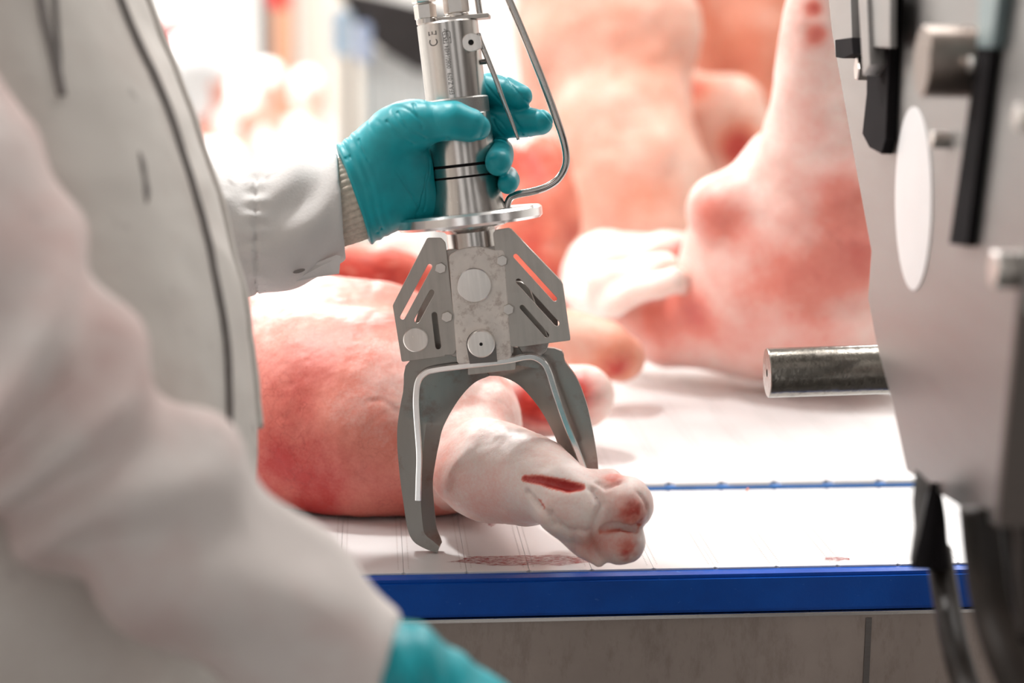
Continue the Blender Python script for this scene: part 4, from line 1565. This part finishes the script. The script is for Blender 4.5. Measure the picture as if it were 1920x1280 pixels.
mplate('housing_plate', [(1546, -80), (1560, 60), (1585, 200), (1608, 330), (1634, 470), (1628, 560), (1645, 650), (1675, 760), (1700, 880), (1745, 912), (1820, 962), (1872, 985), (1884, 890), (1908, 640), (1950, 300), (1990, -80)],
       -0.012, 0.0, M_plate)
mplate('clamp_bar', [(1568, -60), (1592, -60), (1598, 105), (1566, 100)], 0.004, 0.014, M_plate)
mplate('rubber_end', [(1566, 76), (1596, 72), (1599, 100), (1580, 108), (1567, 106)], 0.004, 0.018, M_dark)
mplate('wear_strip', [(1627, -30), (1672, -30), (1660, 260), (1652, 287), (1630, 275), (1617, 250), (1625, 175)], 0.0, 0.008, M_dark, label='black rubber wear strip with rounded foot')
mplate('strip_clamp', [(1630, -60), (1668, -60), (1668, 88), (1628, 86)], 0.012, 0.017, M_plate)
mplate('rib_bar', [(1606, -60), (1622, -60), (1630, 120), (1618, 140)], 0.004, 0.02, M_plate)
mplate('wear_strip', [(1832, 88), (1858, 88), (1812, 460), (1780, 455)], 0.0, 0.006, M_dark, label='long black rubber wear strip')
mplate('wear_strip', [(1838, -80), (1880, -80), (1858, 88), (1832, 88)], 0.0, 0.008, plain('blue_grey_steel', (0.25, 0.32, 0.33), 0.4, 0.6))


def mbolt(px, py, rpx, L, m=M_bolt, hexa=True, name='bolt_head'):
    x, z = Mq(px, py, L)
    dd = (U(px, py, 1) - CAM)
    t = ((PA - CAM) @ nm) / (dd @ nm)
    r = rpx * t / F
    seg = 6 if hexa else 40
    link(name, lathe(name, [(r, 0.0), (r, -L + .001), (r - .001, -L)], seg, (x, z), 'y'), m, machine, smooth=30)


mbolt(1605, 128, 24, 0.010)
mbolt(1728, 115, 60, 0.030, steel('hub_steel', (0.30, 0.25, 0.22), 0.35), False, 'hub')
mbolt(1815, 120, 17, 0.010)
mbolt(1746, 262, 17, 0.010)
mbolt(1907, 220, 26, 0.012)
mbolt(1862, 505, 36, 0.013)
# oval sticker, round in reality
lab = [Mq(1712 + 34 * math.cos(a), 372 + 172 * math.sin(a), 0.0008) for a in np.linspace(0, 2 * math.pi, 48)[:-1]]
M_label = plain('sticker_white', (0.82, 0.80, 0.80), 0.35, var=0.02)
link('sticker', plate('sticker', [lab], -0.0008, 0.0, 0.0001), M_label, machine, label='white oval sticker')
# plate standing for the shaded recess at right, its shade put into the colour
q0, q1 = Mq(1872, 985), Mq(1990, -80)
sx = Mq(1896, 760)[0]
v = []
base = [U(1870, 988, 0.965), U(1906, 640, 0.955), U(1935, 380, 0.95), U(1960, -100, 0.95)]
away = EX * 0.25 + EY * 0.02
th_ = EY * 0.008
for off in (np.zeros(3), th_):
    v += [b + off for b in base] + [b + away + off for b in base[::-1]]
k = 8
f = [tuple(range(8)), tuple(range(15, 7, -1))] + [(i, (i + 1) % 8, 8 + (i + 1) % 8, 8 + i) for i in range(8)]
me = mesh('side_plate', v, f)
b_ = bmesh.new(); b_.from_mesh(me); bmesh.ops.recalc_face_normals(b_, faces=b_.faces); b_.to_mesh(me); b_.free()
inv = np.array(MACH.inverted())
me.transform(MACH.inverted())
link('side_plate', me, steel('shaded_side_sheet', (0.13, 0.11, 0.10), 0.5), machine)


def mtube(name, pts, rad, m, n=18, sub=8, **k):
    me = tube(name, pts, rad, n, (0.3, 1, 0.05), sub)
    me.transform(MACH.inverted())
    return link(name, me, m, machine, smooth=True, **k)


# hose connector bracket and hoses
bk = [(1716, 880), (1742, 905), (1736, 930), (1722, 1000), (1708, 1056), (1704, 1050), (1713, 985), (1709, 940)]
v = [U(x, y, 1.10) for x, y in bk] + [U(x + 4, y, 1.125) for x, y in bk]
k = len(bk)
me = mesh('hose_bracket', v, [tuple(range(k)), tuple(range(2 * k - 1, k - 1, -1))] + [(i, (i + 1) % k, k + (i + 1) % k, k + i) for i in range(k)])
me.transform(MACH.inverted())
link('hose_bracket', me, M_plate, machine)
mtube('hose_connector', [U(1748, 905, 1.14), U(1748, 960, 1.14), U(1744, 1020, 1.14), U(1744, 1064, 1.14)], [13 * 1.14 / F, 24 * 1.14 / F, 33 * 1.14 / F, 37 * 1.14 / F], M_dark, 24)
M_hose = plain('hose_rubber', (0.022, 0.016, 0.013), 0.38, var=0.3, Specular_IOR_Level=0.3)
mtube('hose', [U(1760, 1030, 1.155), U(1775, 1130, 1.13), U(1792, 1220, 1.10), U(1815, 1300, 1.08), U(1850, 1420, 1.04)], 26 * 1.1 / F, M_hose)
mtube('hose', [U(1835, 950, 1.03), U(1845, 1050, 1.03), U(1862, 1150, 1.02), U(1895, 1250, 1.0), U(1950, 1360, .98)], 38 * 1.02 / F, M_hose)
mtube('hose', [U(1872, 960, 1.06), U(1885, 1060, 1.06), U(1905, 1160, 1.05), U(1945, 1260, 1.04)], 26 * 1.05 / F, M_hose)
mtube('hose', [U(1925, 960, .99), U(1928, 1080, .98), U(1935, 1200, .97)], 26 * .98 / F, M_hose)
# roller bar that reaches over the belt
rb0, rb1 = U(1438, 699, 1.405), U(1720, 690, 1.408)
ax = rb1 - rb0; L = np.linalg.norm(ax); ax /= L
rr = 46.5 * 1.41 / F
M_bar = steel('scratched_bar', (0.27, 0.25, 0.22), 0.22, (160, 160, 160), 0.5, 150, (0.05, 0.04, 0.03), 1.0)
me = lathe('roller_bar', [(0.0032, 0.0015), (0.0032, 0.0), (rr - 0.0007, 0.0), (rr, 0.0007), (rr, L)], 64)
zq = Vector(ax).to_track_quat('Z', 'Y').to_matrix().to_4x4()
me.transform(MACH.inverted() @ Matrix.Translation(Vector(rb0)) @ zq)
link('roller_bar', me, M_bar, machine, smooth=30, label='scratched round steel bar')
# upright that carries the housing, outside the frame
me = box_me('stand', 0, 0.06, 0, 0.06, 0, 1)
cbase = U(2080, 640, 1.0)
for vtx in me.vertices:
    z_ = 0.65 if vtx.co.z < .5 else cbase[2] + 0.4
    vtx.co = Vector((cbase[0] + vtx.co.x, cbase[1] + vtx.co.y, z_))
me.transform(MACH.inverted())
link('stand', me, M_plate, machine)

# ------------------------------------------------------------------ hall in the background
M_wcoat = plain('hall_coat', (0.85, 0.84, 0.83), 0.9, var=0.04, scale=6)
M_face_ = plain('hall_skin', (0.75, 0.33, 0.25), 0.55)


def hall_worker(px, py, d, label, turn=0.0, lean=0.15):
    """py is the middle of the head"""
    hc = U(px, py, d)
    root = at(empty('person', label=label, cat='person', group='hooded people in the far hall'), (hc[0], hc[1], 0))
    b0 = np.array([hc[0], hc[1], 0.0])
    s = hc[2] / 1.66
    fx = np.array([math.cos(turn), math.sin(turn), 0]); sy = np.array([-fx[1], fx[0], 0])
    q = lambda a, b, c: fx * a * s + sy * b * s + np.array([0, 0, c * s])
    sk = [[(q(0, 0, 1.66), .095 * s), (q(.03, 0, 1.60), .075 * s)], [(q(-.02, 0, 1.46), .055 * s), (q(0, 0, 1.6), .05 * s)], [(q(.1, 0, 1.65), .018 * s)], [(q(.0, .09, 1.63), .02 * s)], [(q(.0, -.09, 1.63), .02 * s)]]
    lg = [[(q(0, k * .09, .8), .08 * s), (q(0, k * .1, .45), .06 * s), (q(-.01, k * .1, .06), .045 * s), (q(.12, k * .11, .05), .04 * s)] for k in (-1, 1)]
    hd = [[(q(.18, k * .27, 1.07), .04 * s), (q(.40, k * .17, 1.08), .035 * s), (q(.47, k * .13, 1.07), .03 * s)] for k in (-1, 1)]
    bd = [[(q(-.02, 0, 1.4), .11 * s), (q(0, 0, .8), .1 * s)]]
    def sd(prs, k=.03):
        def fn(P):
            d_ = None
            for c in prs:
                e = chain(P, c)
                d_ = e if d_ is None else smin(d_, e, k)
            return smax(d_, 0.001 - P[:, 2], .01)
        return fn
    allp = sk + lg + hd + bd
    lo, hi = bounds(allp, .03)
    link('body', surface('body', sd(allp), lo, hi, .018), M_face_, root)
    ct = [[(q(-.02, -.15, 1.36), .085 * s), (q(-.02, .15, 1.36), .085 * s)], [(q(-.01, -.08, 1.2), .13 * s), (q(-.01, .08, 1.2), .13 * s)], [(q(0, -.09, .95), .13 * s), (q(0, .09, .95), .13 * s)], [(q(0, -.09, .6), .14 * s), (q(0, .09, .6), .14 * s)],
          [(q(-.02, -.08, 1.3), .12 * s), (q(0, -.08, .6), .13 * s)], [(q(-.02, .08, 1.3), .12 * s), (q(0, .08, .6), .13 * s)]]
    ct += [[(q(-.02, k * .21, 1.36), .075 * s), (q(.0, k * .29, 1.10), .062 * s), (q(.3, k * .21, 1.08), .05 * s)] for k in (-1, 1)]
    lo, hi = bounds(ct, .03)
    link('coat', surface('coat', sd(ct, .05), lo, hi, .02), M_wcoat, root)
    hb = [[(q(-.025, 0, 1.685), .115 * s)], [(q(-.05, 0, 1.58), .09 * s)]]
    lo, hi = bounds(hb, .03)
    link('hood', surface('hood', sd(hb, .03), lo, hi, .012), M_wcoat, root)
    return root


hall_worker(503, 158, 10.0, 'far blurred person in white hood and coat, face turned down, nearest the dark door frame', -0.9)
hall_worker(580, 165, 11.6, 'far blurred person in white hood, right of the other hooded heads', -0.6)
hall_worker(455, 205, 8.4, 'far blurred person in white with a dark beard, lowest of the hooded heads', -0.5)
hall_worker(372, 140, 6.4, 'far blurred person in white beside the coat edge, turned away', 0.6)
# bits of the far hall
fr = U(512, 60, 12.8)
door = link('door_1', box_me('door_1', fr[0] - 0.09, fr[0] + 0.07, 12.9, 13.05, 0, 2.9), plain('dark_frame', (0.12, 0.10, 0.09), 0.6), kind='structure')
fr = U(535, 60, 12.8)
pipe = at(link('pipe', lathe('pipe', [(.075, 0), (.075, 2.9)], 24), plain('copper_brown', (0.5, 0.25, 0.15), 0.5), label='brown vertical pipe beside the dark door frame', cat='pipe'), (fr[0], 12.85, 0))
structure('trim_1', U(560, 60, 13)[0], U(690, 60, 13)[0], 13.4, 13.6, 0, 3.2, m=plain('beige_panel', (0.72, 0.66, 0.58), 0.6, var=0.04))
# red bin on a post, red sign
rc = U(318, 95, 7.0)
M_red = plain('red_plastic', (0.62, 0.012, 0.015), 0.4)
bin_ = at(empty('red_bin', label='red plastic container on a stand, just right of the coat shoulder', cat='bin'), (rc[0], rc[1], 0))
link('tub', box_me('tub', -.10, .07, -.1, .1, rc[2] - .12, rc[2] + .07, bev=.02), M_red, bin_)
link('lid', box_me('lid', -.11, .08, -.11, .11, rc[2] + .07, rc[2] + .09, bev=.006), M_red, bin_)
link('stand', box_me('stand', -.02, .02, -.02, .02, 0, rc[2] - .12), M_plate, bin_)
rc = U(523, -4, 9.0)
sg = at(link('red_sign', box_me('red_sign', -.05, .05, -.01, .01, -.05, .05, bev=.004), M_red, label='small red sign at the top edge above the door frame', cat='sign'), rc)
# dark tunnel with strip curtain
tc = U(735, 75, 6.0)
tun = at(empty('strip_tunnel', label='dark machine hood with hanging clear strips, left of the cutter handle', cat='machine'), (tc[0], tc[1], 0))
M_hood = plain('dark_hood', (0.035, 0.03, 0.03), 0.5, var=0.4, scale=8)
bm = bmesh.new()
for k in range(2):
    pass
hv = [(-.17, tc[2] + .16), (.20, tc[2] + .08), (.20, tc[2] - .10), (.08, tc[2] - .09), (-.02, tc[2] - .03), (-.10, tc[2] + .04)]
link('hood_shell', plate('hood_shell', [hv], -.2, .35, .01), M_hood, tun)
link('side_box', box_me('side_box', -.20, -.13, -.22, .1, tc[2] - .05, tc[2] + .10, bev=.01), plain('pale_blue_box', (0.55, 0.68, 0.8), 0.4), tun)
link('side_box', box_me('side_box', -.12, -.07, -.25, .05, tc[2] - .07, tc[2] + .06, bev=.01), plain('pale_blue_box2', (0.5, 0.6, 0.8), 0.4), tun)
M_strip = plain('strip_plastic', (0.62, 0.66, 0.66), 0.25)
sm_ = box_me('curtain_strip', -.012, .012, -.002, .002, -.42, 0, bev=.0008)
for k in range(11):
    o = link('curtain_strip', sm_, M_strip, tun)
    o.location = (-.09 + k * .029, -.12 + (k % 2) * .006, tc[2] - .03 - .005 * k)
for x in (-.15, .18):
    link('post', box_me('post', x - .015, x + .015, .2, .23, 0, tc[2]), M_plate, tun)
